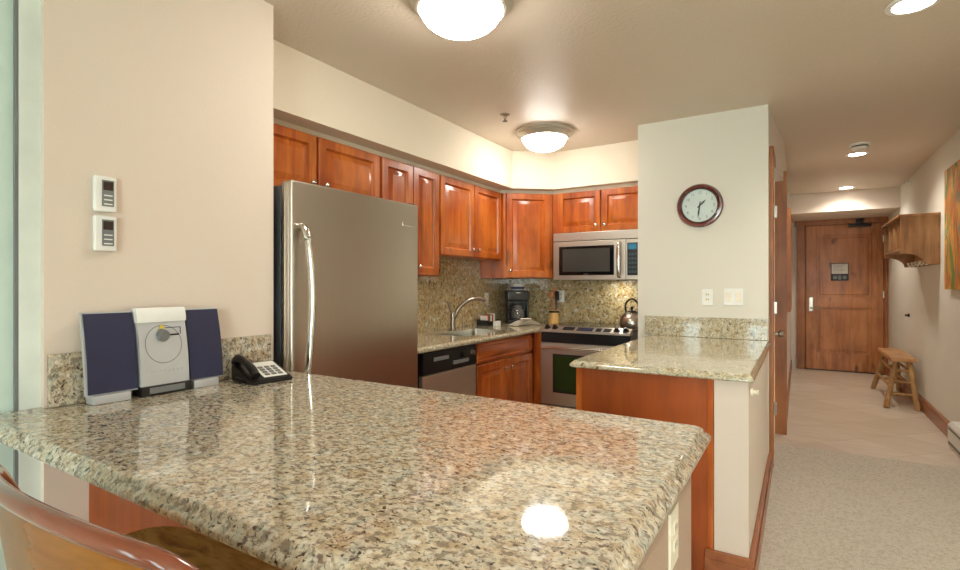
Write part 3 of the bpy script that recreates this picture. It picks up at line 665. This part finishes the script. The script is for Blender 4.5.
# ---------------------------------------------------------------- stereo
t = thing('stereo', (-1.87, .94, .88), 'silver compact stereo with two navy speakers on the bar against the left wall', 'stereo')
BZ = .8805
def lean(y0, y1, x_bot, x_top, z0, z1, th, bulge, n=8):
    # leaning, gently convex front; returns front-face rows
    bm = BM(); rows = []
    for k in range(n+1):
        f = k/n; z = z0+(z1-z0)*f; x = x_bot+(x_top-x_bot)*f+bulge*math.sin(PI*f)
        rows.append((x, z))
    extrude_poly(bm, [(x, y0, z) for x, z in rows] + [(x-th, y0, z) for x, z in reversed(rows)], (0, y1-y0, 0)); return bm
for (y0, y1, off) in ((.712, .868, 0), (1.045, 1.185, 0)):
    bm = lean(y0, y1, -1.852+off, -1.892+off, .905, 1.150, .014, .006); sh = build('speaker_housing', bm, 'silver', t)
    bm = lean(y0+.005, y1-.003, -1.846+off, -1.886+off, .91, 1.146, .006, .008); build('speaker_grille', bm, 'speaker', sh)
    bm = BM(); box(bm, (-1.885, y0+.012, BZ), (-1.832, y1-.03, .907), .003); build('foot', bm, 'silver', sh)
bm = lean(.872, 1.040, -1.838, -1.880, .912, 1.150, .024, .010); cu = build('center_unit', bm, 'silver', t)
bm = lean(.870, 1.042, -1.862, -1.873, 1.112, 1.158, .03, .004); build('top_cover', bm, 'white', cu)
def at_c(z, d=0): f = (z-.912)/.238; return -1.838-.042*f+.010*math.sin(PI*f)+d
bm = BM(); cyl(bm, (at_c(1.07)-.002, .952, 1.07), (at_c(1.07)+.016, .952, 1.067), .020, .019, 28); build('control_knob', bm, 'greyplastic', cu)
bm = BM(); 
for k in range(24):
    a0 = 2*PI*k/24; a1 = 2*PI*(k+1)/24
    q = []
    for a, rr_ in ((a0, .062), (a1, .062), (a1, .0595), (a0, .0595)):
        yy = .955+rr_*math.cos(a)*1.05; zz = 1.04+rr_*math.sin(a); q.append((at_c(zz, .0008), yy, zz))
    bm.faces.new([bm.verts.new(p) for p in q])
build('disc_door', bm, 'greyplastic', cu)
bm = BM(); p = [(at_c(1.098, .001), .952, 1.106), (at_c(1.085, .001), .942, 1.09), (at_c(1.085, .001), .962, 1.09)]; extrude_poly(bm, p, (.001, 0, 0)); build('warning_sticker', bm, 'yellow', cu)
bm = BM(); box(bm, (at_c(1.068), .972, 1.066), (at_c(1.068)+.002, 1.012, 1.071)); box(bm, (at_c(1.09), .965, 1.091), (at_c(1.09)+.0015, 1.018, 1.093)); box(bm, (at_c(1.075), 1.017, 1.05), (at_c(1.075)+.0015, 1.019, 1.093)); build('marking', bm, 'dark', cu)
bm = BM()
for k in range(9): box(bm, (at_c(.955)-.001, .893+k*.015, .951), (at_c(.955)+.0015, .904+k*.015, .959), .0005)
build('button_row', bm, 'silver', cu)
bm = BM(); box(bm, (-1.89, .868, BZ), (-1.828, 1.044, .912), .003); bs = build('display_base', bm, 'dark', t)
bm = BM(); box(bm, (-1.829, .895, .888), (-1.826, 1.018, .907), .001); build('display', bm, 'greyplastic', bs)

t.scale = (1, .93, 1.05); t.location.y = .915
# ---------------------------------------------------------------- telephone
t = thing('telephone', (-1.78, 1.28, .88), 'black corded desk telephone with white keypad on the bar beside the stereo', 'telephone')
def phz(y): return .882+.052*(1-(y-1.19)/.2)+.012
bm = BM(); extrude_poly(bm, [(-1.90, 1.20, BZ), (-1.90, 1.405, BZ), (-1.90, 1.405, .893), (-1.90, 1.23, .945), (-1.90, 1.20, .945)], (.20, 0, 0))
bmesh.ops.bevel(bm, geom=list(bm.edges), offset=.004, segments=2, affect='EDGES'); build('base', bm, 'dark', t)
pu = Vector((0, .175, -.052)).normalized(); pn = Vector((0, .052, .175)).normalized()
mt = frame_mat((-1.885, 1.23, .9455), (1, 0, 0), pu, pn)
bm = BM(); box(bm, (0, .005, 0), (.115, .155, .0015), 0, 2, mt); fp = build('face_card', bm, 'paper', t, label='white card around the keypad')
bm = BM()
for r_ in range(4):
    for c_ in range(3): box(bm, (.015+c_*.032, .055+r_*.024, .0015), (.037+c_*.032, .070+r_*.024, .005), .001, 2, mt)
build('key', bm, 'greyplastic', fp)
bm = BM()
pts = spline([(-1.728, 1.185, .948), (-1.728, 1.215, .968), (-1.728, 1.29, .957), (-1.728, 1.35, .936), (-1.728, 1.385, .912)], 6)
tube(bm, pts, [.014+.006*abs(math.cos(PI*i/(len(pts)-1))) for i in range(len(pts))], 12, 1.0)
build('handset', bm, 'dark', t)
bm = BM(); pts = []
for k in range(150):
    f = k/149; a = f*2*PI*22
    c_ = Vector((-1.715+.02*math.sin(PI*f), 1.215+.16*f, .893)); pts.append(c_+Vector((.006*math.cos(a), 0, .006*math.sin(a))))
tube(bm, pts, .0022, 6); build('cord', bm, 'dark', t)

t.rotation_euler.z = math.radians(-98); t.scale = (.82, .82, .95); t.location = (-1.795, 1.242, .8805)
# ---------------------------------------------------------------- clock
cc = Vector((-.60, 3.929, 1.812)); R0 = .152
t = thing('wall_clock', tuple(cc), 'round mahogany-rimmed clock showing half past one', 'clock')
bm = BM(); lathe(bm, [(R0-.035, 0), (R0, 0), (R0+.002, -.012), (R0-.006, -.028), (R0-.018, -.03), (R0-.028, -.022), (R0-.034, -.012), (R0-.035, 0)], cc, 64, 'Y'); build('rim', bm, 'clockrim', t)
bm = BM(); lathe(bm, [(R0-.036, 0), (R0-.028, -.0), (R0-.028, -.020), (R0-.036, -.018)], cc, 64, 'Y'); build('inner_ring', bm, 'dark', t)
bm = BM(); lathe(bm, [(0, -.006), (R0-.033, -.006), (R0-.033, -.001), (0, -.001)], cc, 64, 'Y'); fc = build('dial', bm, 'clockface', t)
def text_mesh(txt, size, mt):
    cu_ = bpy.data.curves.new('t', 'FONT'); cu_.body = txt; cu_.size = size; cu_.align_x = 'CENTER'; cu_.align_y = 'CENTER'; cu_.extrude = .0004
    o = bpy.data.objects.new('t', cu_); C.objects.link(o); dg = bpy.context.evaluated_depsgraph_get(); dg.update()
    me = bpy.data.meshes.new_from_object(o.evaluated_get(dg)); bpy.data.objects.remove(o); bpy.data.curves.remove(cu_); me.transform(mt); return me
for h in range(1, 13):
    a = 2*PI*h/12; p = cc+Vector((math.sin(a)*.092, -.0068, math.cos(a)*.092))
    me = text_mesh(str(h), .026, frame_mat(p, (1, 0, 0), (0, 0, 1), (0, -1, 0))); bm = BM(); bm.from_mesh(me); bpy.data.meshes.remove(me); build('numeral', bm, 'teal', fc)
def hand(ang, L, w_, back, name):
    bm = BM(); d_ = Vector((math.sin(ang), 0, math.cos(ang))); s_ = Vector((d_.z, 0, -d_.x)); p = cc+Vector((0, -.010, 0))
    extrude_poly(bm, [p-d_*back-s_*w_*.6, p+d_*L*.6-s_*w_, p+d_*L, p+d_*L*.6+s_*w_, p-d_*back+s_*w_*.6], (0, -.0015, 0)); build(name, bm, 'dark', t)
hand(math.radians(46), .058, .006, .02, 'hour_hand'); hand(math.radians(188), .09, .0055, .03, 'minute_hand')

# ---------------------------------------------------------------- coffee corner
mt = Matrix.Translation((-2.36, 4.49, .881)) @ Matrix.Rotation(math.radians(35), 4, 'Z')    # front faces local -Y
t = thing('coffee_maker', (-2.36, 4.49, .881), 'black drip coffee maker with glass carafe in the kitchen corner', 'coffee maker')
bm = BM(); box(bm, (-.10, -.14, 0), (.10, .10, .035), .01, 2, mt); build('base', bm, 'dark', t)
bm = BM(); box(bm, (-.10, .02, .035), (.10, .10, .22), .01, 2, mt); build('water_tank', bm, 'dark', t)
bm = BM(); box(bm, (-.105, -.12, .215), (.105, .10, .315), .014, 2, mt); hd = build('brew_head', bm, 'dark', t)
bm = BM(); box(bm, (-.10, -.11, .035), (-.085, .03, .22), .004, 2, mt); box(bm, (.085, -.11, .035), (.10, .03, .22), .004, 2, mt); build('side_pillar', bm, 'dark', t)
bm = BM(); box(bm, (-.02, -.123, .29), (.02, -.119, .298), .001, 2, mt); build('badge', bm, 'nickel', hd)
bm = BM(); lathe(bm, [(0, .038), (.062, .038), (.074, .07), (.074, .12), (.055, .16), (.05, .175), (.046, .175), (.051, .158), (.07, .12), (.07, .07), (.058, .042), (0, .042)], (0, -.055, 0), 28); bmesh.ops.transform(bm, matrix=mt, verts=bm.verts); cf = build('carafe', bm, 'glass', t)
bm = BM(); lathe(bm, [(0, .176), (.052, .176), (.05, .19), (0, .195)], (0, -.055, 0), 24); bmesh.ops.transform(bm, matrix=mt, verts=bm.verts); build('lid', bm, 'dark', cf)
bm = BM(); tube(bm, [mt @ Vector(p) for p in [(-.05, -.09, .17), (-.085, -.12, .165), (-.095, -.13, .12), (-.07, -.105, .08)]], .008, 8); build('carafe_handle', bm, 'dark', cf)
t = thing('coffee_filter_pack', (-2.35, 4.49, 1.197), 'pack of white paper coffee filters on top of the coffee maker', 'coffee filters')
bm = BM(); lathe(bm, [(0, 1.197), (.05, 1.197), (.082, 1.262), (.078, 1.262), (.046, 1.203), (0, 1.203)], (-2.35, 4.49, 0), 40)
for i, v in enumerate(bm.verts):
    if v.co.z > 1.25: v.co.z += .004*math.sin(i*1.7)
build('filter_stack', bm, 'paper', t)
bm = BM(); lathe(bm, [(.0600, 1.211), (.0665, 1.223), (.0715, 1.233)], (-2.35, 4.49, 0), 32); build('wrapper_band', bm, 'bluecup', t)
t = thing('condiment_tray', (-2.44, 4.08, .881), 'black tray holding coffee packets beside the faucet', 'tray')
bm = BM(); box(bm, (-2.50, 3.98, .881), (-2.38, 4.18, .885)); box(bm, (-2.50, 3.98, .885), (-2.495, 4.18, .935)); box(bm, (-2.385, 3.98, .885), (-2.38, 4.18, .92)); box(bm, (-2.50, 3.98, .885), (-2.38, 3.985, .93)); box(bm, (-2.50, 4.175, .885), (-2.38, 4.18, .93)); build('tray_body', bm, 'dark', t)
pk = [('paper', 'white'), ('red', 'red'), ('green', 'green'), ('paper', 'white'), ('red', 'red'), ('paper', 'white'), ('green', 'green')]
pos_w = {0: 'nearest the faucet', 3: 'in the middle of the tray', 5: 'near the coffee maker end'}
for i, (mm_, cn) in enumerate(pk):
    bm = BM(); yy = 3.995+i*.026
    box(bm, (-2.475, yy, .886), (-2.405, yy+.014, .970+.008*(i % 3)), .001, 2, None)
    build('coffee_packet', bm, mm_, label='%s packet standing in the black tray by the faucet' % cn, cat='packet', group='%s packets in the black tray' % cn)
bm = BM(); box(bm, (-2.335, 3.99, .881), (-2.305, 4.075, .925), .001, 2); build('table_card', bm, 'paper', label='small white card standing on the worktop before the black tray', cat='card')
t = thing('folded_napkin', (-2.15, 4.2, .881), 'folded white cloth lying on the worktop before the coffee maker', 'napkin')
bm = BM()
cs = [(-2.27, 4.10), (-2.13, 4.07), (-2.00, 4.30), (-2.12, 4.36)]
N_ = 12; g = []
for i in range(N_+1):
    row = []
    for j in range(N_+1):
        u_, v_ = i/N_, j/N_
        x = (1-u_)*(1-v_)*cs[0][0]+u_*(1-v_)*cs[1][0]+u_*v_*cs[2][0]+(1-u_)*v_*cs[3][0]; y = (1-u_)*(1-v_)*cs[0][1]+u_*(1-v_)*cs[1][1]+u_*v_*cs[2][1]+(1-u_)*v_*cs[3][1]
        row.append(bm.verts.new((x, y, .884+.05*math.sin(PI*v_)*abs(math.sin(PI*u_*1.5))+.012*u_*(1-u_))))
    g.append(row)
for i in range(N_):
    for j in range(N_): bm.faces.new((g[i][j], g[i+1][j], g[i+1][j+1], g[i][j+1]))
bmesh.ops.solidify(bm, geom=bm.faces[:], thickness=.003)
build('cloth', bm, 'cloth', t)
bm = BM(); box(bm, (-.05, -.055, 0), (.05, .055, .012), .005, 2, Matrix.Translation((-2.12, 4.21, .93)) @ Matrix.Rotation(.5, 4, 'Z') @ Matrix.Rotation(-.18, 4, 'X')); build('folded_flap', bm, 'cloth', t)
# utensil crock
cx_, cy_ = -2.0, 4.57
bm = BM(); lathe(bm, [(0, .881), (.047, .881), (.047, 1.01), (.042, 1.01), (.042, .89), (0, .89)], (cx_, cy_, 0), 28); ck = thing('utensil_crock', (cx_, cy_, .881), 'pale bamboo utensil crock on the worktop left of the range', 'crock'); build('crock_body', bm, 'bamboo', ck)
bm = BM(); lathe(bm, [(.0475, .985), (.0478, .99), (.0478, 1.003), (.0475, 1.005)], (cx_, cy_, 0), 28); build('dark_band', bm, 'bronze', ck)
for i, (dx, dy, h, kind, mm_, lab) in enumerate(((-.02, 0, .30, 'spoon', 'utensil', 'wooden spoon leaning left in the bamboo crock'), (.0, .01, .32, 'turner', 'utensil', 'wooden turner standing upright in the bamboo crock'), (.022, -.005, .29, 'spatula', 'dark', 'black-handled spatula at the right of the bamboo crock'))):
    bm = BM(); b_ = Vector((cx_+dx*.6, cy_+dy, .892)); tp = Vector((cx_+dx*1.5, cy_+dy*1.5, .892+h-.07)); tube(bm, [b_, (b_+tp)/2, tp], .006, 8)
    tt = thing({'spoon': 'wooden_spoon', 'turner': 'wooden_turner', 'spatula': 'black_spatula'}[kind], tuple(b_), lab, 'kitchen utensil')
    build('handle', bm, mm_, tt)
    bm = BM(); e = tp+(tp-b_).normalized()*.035
    if kind == 'spoon': sph(bm, e, .026, (1, .35, 1.5))
    else: box(bm, (-.022, -.003, -.045), (.022, .003, .045), .0028, 2, Matrix.Translation(e))
    build('head', bm, mm_, tt)
# kettle
kx, ky, kz = -1.165, 4.24, .902
t = thing('kettle', (kx, ky, kz), 'round stainless kettle on the right side of the cooktop', 'kettle')
bm = BM(); lathe(bm, [(0, 0), (.085, 0), (.095, .012), (.10, .045), (.09, .085), (.06, .115), (.035, .128), (.03, .13), (0, .13)], (kx, ky, kz), 36); build('body', bm, 'nickel', t)
bm = BM(); lathe(bm, [(0, .13), (.034, .13), (.03, .138), (.008, .142), (.008, .152), (.014, .158), (.012, .17), (0, .174)], (kx, ky, kz), 24); build('lid', bm, 'dark', t)
bm = BM(); tube(bm, [(kx+.06, ky-.05, kz+.07), (kx+.09, ky-.08, kz+.10), (kx+.105, ky-.095, kz+.125)], [.02, .014, .01], 12); build('spout', bm, 'chrome', t)
bm = BM(); tube(bm, spline([(kx-.055, ky+.03, kz+.11), (kx-.06, ky+.03, kz+.19), (kx, ky, kz+.235), (kx+.06, ky-.03, kz+.19), (kx+.055, ky-.03, kz+.11)], 6), .008, 10); build('handle', bm, 'dark', t)
# toaster edge beside fridge
t = thing('toaster', (-2.38, 2.72, .881), 'black toaster on the worktop, half hidden by the refrigerator', 'toaster')
bm = BM(); box(bm, (-2.47, 2.55, .887), (-2.30, 2.842, 1.065), .03, 4); build('body', bm, 'dark', t)
bm = BM(); box(bm, (-2.43, 2.60, 1.064), (-2.405, 2.79, 1.066)); box(bm, (-2.365, 2.60, 1.064), (-2.34, 2.79, 1.066)); build('slot', bm, 'greyplastic', t)
bm = BM(); box(bm, (-2.47, 2.56, .881), (-2.30, 2.835, .888), .002); build('base', bm, 'greyplastic', t)
bm = BM(); box(bm, (-2.40, 2.841, 1.0), (-2.37, 2.856, 1.012), .003); build('lever', bm, 'greyplastic', t)

# ---------------------------------------------------------------- ceiling fixtures
for (x, y, lab) in ((-1.2, 1.785, 'large flush dome ceiling light nearest the camera, above the bar'), (-1.70, 3.70, 'flush dome ceiling light at the far end of the kitchen')):
    t = thing('dome_light', (x, y, CZ), lab, 'ceiling light', None)
    bm = BM(); lathe(bm, [(.172, -.004), (.222, 0), (.222, -.010), (.212, -.018), (.214, -.03), (.196, -.044), (.188, -.058), (.178, -.062), (.172, -.055), (.172, -.004)], (x, y, CZ-.001), 64); build('trim_ring', bm, 'ringmetal', t)
    bm = BM(); lathe(bm, [(.171, -.05)] + [(.171*math.cos(a), -.055-.10*math.sin(a)) for a in [PI/2*k/10 for k in range(10)]] + [(0, -.155)], (x, y, CZ), 48); build('glass_dome', bm, 'dome', t)
for (x, y, r, lab) in ((.415, .75, .085, 'added unseen recessed light that brightens the living room carpet'), (.415, 2.85, .085, 'recessed ceiling light nearest the camera, over the carpet'), (.45, 5.85, .075, 'recessed hallway ceiling light beside the smoke detector'), (.493, 7.80, .08, 'recessed ceiling light farthest down the hall near the entry door')):  # first entry is an unseen lamp added to brighten carpet and counter edges
    t = thing('recessed_light', (x, y, CZ), lab, 'ceiling light', None)
    bm = BM(); lathe(bm, [(r-.012, -.003), (r-.01, -.006), (r+.012, -.004), (r+.014, 0), (r-.012, 0)], (x, y, CZ-.0005), 40); build('trim_ring', bm, 'white', t)
    bm = BM(); lathe(bm, [(0, -.002), (r-.01, -.002), (r-.01, 0), (0, 0)], (x, y, CZ-.0005), 40); build('lens', bm, 'dome', t)
    light('can_lamp', 'SPOT', (x, y, CZ-.02), CAN_W*(1.6 if y < 4 else 1.35), DOME_COL, .06, spot=150, parent=t)
t = thing('smoke_detector', (.44, 5.45, CZ), 'white round smoke detector on the hallway ceiling', 'smoke detector')
bm = BM(); lathe(bm, [(0, 0), (.075, 0), (.075, -.012), (.06, -.016), (.058, -.04), (.045, -.05), (0, -.05)], (.44, 5.45, CZ-.001), 32); build('case', bm, 'white', t)
bm = BM(); lathe(bm, [(.0605, -.018), (.062, -.022), (.0605, -.027)], (.44, 5.45, CZ-.001), 32); build('vent_ring', bm, 'dark', t)
t = thing('sprinkler_head', (-1.77, 3.19, CZ), 'small chrome sprinkler head on the kitchen ceiling', 'sprinkler')
bm = BM(); lathe(bm, [(0, 0), (.035, 0), (.035, -.006), (.012, -.012), (.01, -.03), (0, -.03)], (-1.77, 3.19, CZ-.001), 24); build('escutcheon', bm, 'nickel', t)
bm = BM(); lathe(bm, [(0, -.045), (.018, -.045), (.018, -.048), (0, -.048)], (-1.77, 3.19, CZ), 16); cyl(bm, (-1.77, 3.19, CZ-.03), (-1.77, 3.19, CZ-.046), .004); build('deflector', bm, 'bronze', t)
t = thing('sprinkler_head', (1.05, 7.35, 2.4), 'small sidewall sprinkler high on the right hallway wall', 'sprinkler')
bm = BM(); cyl(bm, (1.049, 7.35, 2.39), (1.04, 7.35, 2.39), .035); cyl(bm, (1.04, 7.35, 2.39), (.99, 7.35, 2.39), .010); build('pipe', bm, 'white', t)
bm = BM(); cyl(bm, (.995, 7.35, 2.39), (.99, 7.35, 2.39), .02); build('deflector', bm, 'nickel', t)

# ---------------------------------------------------------------- coat rack
t = thing('coat_rack', (.92, 6.45, 1.43), 'rustic wooden cubby shelf with coat hooks on the right hallway wall', 'coat rack')
rx0, rx1, ry0, ry1, rz0, rz1 = .775, 1.048, 5.95, 7.0, 1.435, 1.885
def side(y0):
    bm = BM(); pts = [(rx0, rz1-.02), (rx0, rz0+.10)]
    for k in range(1, 9):
        a = PI/2*k/8; pts.append((rx0+.02+.15*math.sin(a)-.0, rz0+.10-.0*k - .10*(1-math.cos(a)) ))
    pts += [(rx1, rz0), (rx1, rz1-.02)]
    extrude_poly(bm, [(x, y0, z) for x, z in pts], (0, .022, 0)); return bm
build('side_panel', side(ry0), 'rack', t); build('side_panel', side(ry1-.022), 'rack', t)
bm = BM(); box(bm, (rx0-.02, ry0-.02, rz1-.02), (rx1, ry1+.02, rz1), .003); build('top_board', bm, 'rack', t)
bm = BM(); box(bm, (rx0+.005, ry0+.022, rz0+.13), (rx1, ry1-.022, rz0+.15), .002); build('shelf_board', bm, 'rack', t)
bm = BM(); box(bm, (rx1-.016, ry0+.022, rz0), (rx1, ry1-.022, rz1-.02)); bk = build('back_board', bm, 'rack', t)
for k in (1, 2, 3):
    yy = ry0+(ry1-ry0)*k/4; bm = BM(); box(bm, (rx0+.01, yy-.009, rz0+.15), (rx1-.016, yy+.009, rz1-.02)); build('divider', bm, 'rack', t)
for k in range(5):
    yy = ry0+.12+k*.2; bm = BM(); tube(bm, spline([(rx1-.016, yy, rz0+.05), (rx1-.05, yy, rz0+.04), (rx1-.075, yy, rz0+.0), (rx1-.09, yy, rz0+.03)], 5), .007, 8); sph(bm, (rx1-.09, yy, rz0+.035), .011); build('hook', bm, 'ivory', t)

# ---------------------------------------------------------------- log bench
t = thing('log_bench', (.9, 7.15, 0), 'small rustic log-legged bench against the right hallway wall', 'bench')
bm = BM(); box(bm, (.795, 6.72, .465), (1.012, 7.72, .505), .008, 3); build('seat', bm, 'benchtop', t)
def log(p, q, r0, r1, seg=9):
    bm = BM(); n = 9; pts = []; rs = []
    for i in range(n):
        f = i/(n-1); pts.append(Vector(p).lerp(Vector(q), f)+Vector((random.uniform(-.005, .005), random.uniform(-.005, .005), 0))*(0 < i < n-1)); rs.append((r0+(r1-r0)*f)*random.uniform(.9, 1.1))
    tube(bm, pts, rs, seg); return bm
legs = [((.755, 6.64, .002), (.85, 6.80, .466)), ((1.003, 6.64, .002), (.955, 6.80, .466)), ((.755, 7.78, .002), (.85, 7.62, .466)), ((1.003, 7.78, .002), (.955, 7.62, .466))]
for a, b in legs: build('leg', log(a, b, .027, .023), 'log', t)
def lp(i, z): a, b = Vector(legs[i][0]), Vector(legs[i][1]); return a.lerp(b, z/.466)
for i, j, z in ((0, 1, .14), (0, 1, .26), (0, 1, .37), (2, 3, .14), (2, 3, .30), (0, 2, .20), (1, 3, .20), (0, 2, .36), (1, 3, .36)): build('stretcher', log(lp(i, z), lp(j, z), .014, .014, 8), 'log', t)

# ---------------------------------------------------------------- heater, art
t = thing('baseboard_heater', (1.01, 4.6, 0), 'white baseboard heater at the foot of the right wall', 'heater')
bm = BM(); extrude_poly(bm, [(1.049, 3.9, .0), (1.049, 3.9, .20), (.995, 3.9, .20), (.975, 3.9, .175), (.975, 3.9, .03), (.985, 3.9, 0)], (0, 1.39, 0)); build('casing', bm, 'concretewhite', t)
bm = BM(); box(bm, (.973, 3.93, .035), (.977, 5.26, .055)); box(bm, (.973, 3.93, .145), (.977, 5.26, .16)); build('vent_slot', bm, 'dark', t)
t = thing('canvas_painting', (1.04, 5.2, 1.22), 'orange and green abstract painting at the right edge of the view', 'painting')
bm = BM(); box(bm, (1.012, 4.72, 1.215), (1.048, 5.60, 2.185), .003); build('canvas', bm, 'canvas', t)
t = thing('wood_frame_artwork', (-.1, 6.6, 1.0), 'gold-toned wood panel artwork on the left hallway wall', 'artwork')
bm = BM(); box(bm, (-.109, 6.3, 1.0), (-.085, 7.0, 2.02), .003); build('artwork_panel', bm, 'art', t)
bm = BM()
box(bm, (-.109, 6.26, .97), (-.075, 6.3, 2.05)); box(bm, (-.109, 7.0, .97), (-.075, 7.04, 2.05)); box(bm, (-.109, 6.3, 2.02), (-.075, 7.0, 2.05)); box(bm, (-.109, 6.3, .97), (-.075, 7.0, 1.0)); build('artwork_frame', bm, 'casing', t)
bm = BM(); lathe(bm, [(0, 1.049), (.02, 1.049), (.02, 1.04), (.008, 1.03), (.012, 1.012), (0, 1.01)], (0, 7.45, .91), 16, 'X'); build('wall_bumper', bm, 'bronze', label='small dark bumper knob on the right hallway wall by the bench', cat='wall bumper')

# ---------------------------------------------------------------- bar stool
t = thing('bar_stool', (-.92, .45, 0), 'honey wood stool with curved back and dark red top rail, at the bar', 'bar stool')
def backpt(dx, drop):
    x = -.86+dx; yy = .47-.22*math.sqrt(max(0, 1-(dx/.42)**2))
    ad = abs(dx); z = .979 - .35*ad*ad - 8*max(0, ad-.24)**2.2
    return Vector((x, yy, z-drop))
dxs = [-.36+.72*k/40 for k in range(41)]
bm = BM(); tube(bm, [backpt(dx, .009) for dx in dxs], .0125, 12, .95); build('top_rail', bm, 'stoolrail', t, label='glossy red-brown curved top rail')
bm = BM(); g0 = []; 
rows = 8
for k, dx in enumerate(dxs):
    zt = backpt(dx, .02).z; col_ = []
    for r_ in range(rows+1):
        f = r_/rows; b_ = backpt(dx, 0); zz = zt*(1-f)+(.74)*f; col_.append(bm.verts.new((b_.x, b_.y+.03*f, zz)))
    g0.append(col_)
for k in range(len(g0)-1):
    for r_ in range(rows): bm.faces.new((g0[k][r_], g0[k+1][r_], g0[k+1][r_+1], g0[k][r_+1]))
bmesh.ops.solidify(bm, geom=bm.faces[:], thickness=.016)
build('backrest', bm, 'stool', t)
bm = BM(); loopz = [(.02, .655), (0, .665), (0, .688), (.015, .70), (.08, .697)]
lps = []
for ins, z in loopz: lps.append([bm.verts.new((x, y, z+.012*math.cos(x*9))) for x, y in rrect(-1.27+ins, -.66-ins, .27+ins, .66-ins, .09)])
for a, b in zip(lps, lps[1:]):
    for i in range(len(a)): bm.faces.new((a[i], a[(i+1) % len(a)], b[(i+1) % len(a)], b[i]))
bm.faces.new(lps[0][::-1]); bm.faces.new(lps[-1]); build('seat', bm, 'hide', t)
for sx, sy in ((-1.18, .33), (-.74, .33), (-1.18, .60), (-.74, .60)):
    bm = BM(); ex = sx+(-.05 if sx < -1 else .05); ey = sy+(-.06 if sy < .4 else .03); tube(bm, [(sx, sy, .66), ((sx+ex)/2, (sy+ey)/2, .33), (ex, ey, .001)], [.022, .02, .016], 10); build('leg', bm, 'stool', t)
for sx in (-1.14, -.72):
    bm = BM(); tube(bm, [(sx, .33, .66), (sx, backpt(sx+.86, 0).y+.028 if abs(sx+.86) < .34 else .4, .78)], .014, 8); build('back_support', bm, 'stool', t)
bm = BM(); pts = [(-1.21, .29, .22), (-.71, .29, .22), (-.71, .62, .22), (-1.21, .62, .22)]
for a, b in zip(pts, pts[1:]+pts[:1]): cyl(bm, a, b, .012)
build('foot_rest', bm, 'stool', t)

for o in bpy.data.objects:
    if 'org' in o: del o['org']
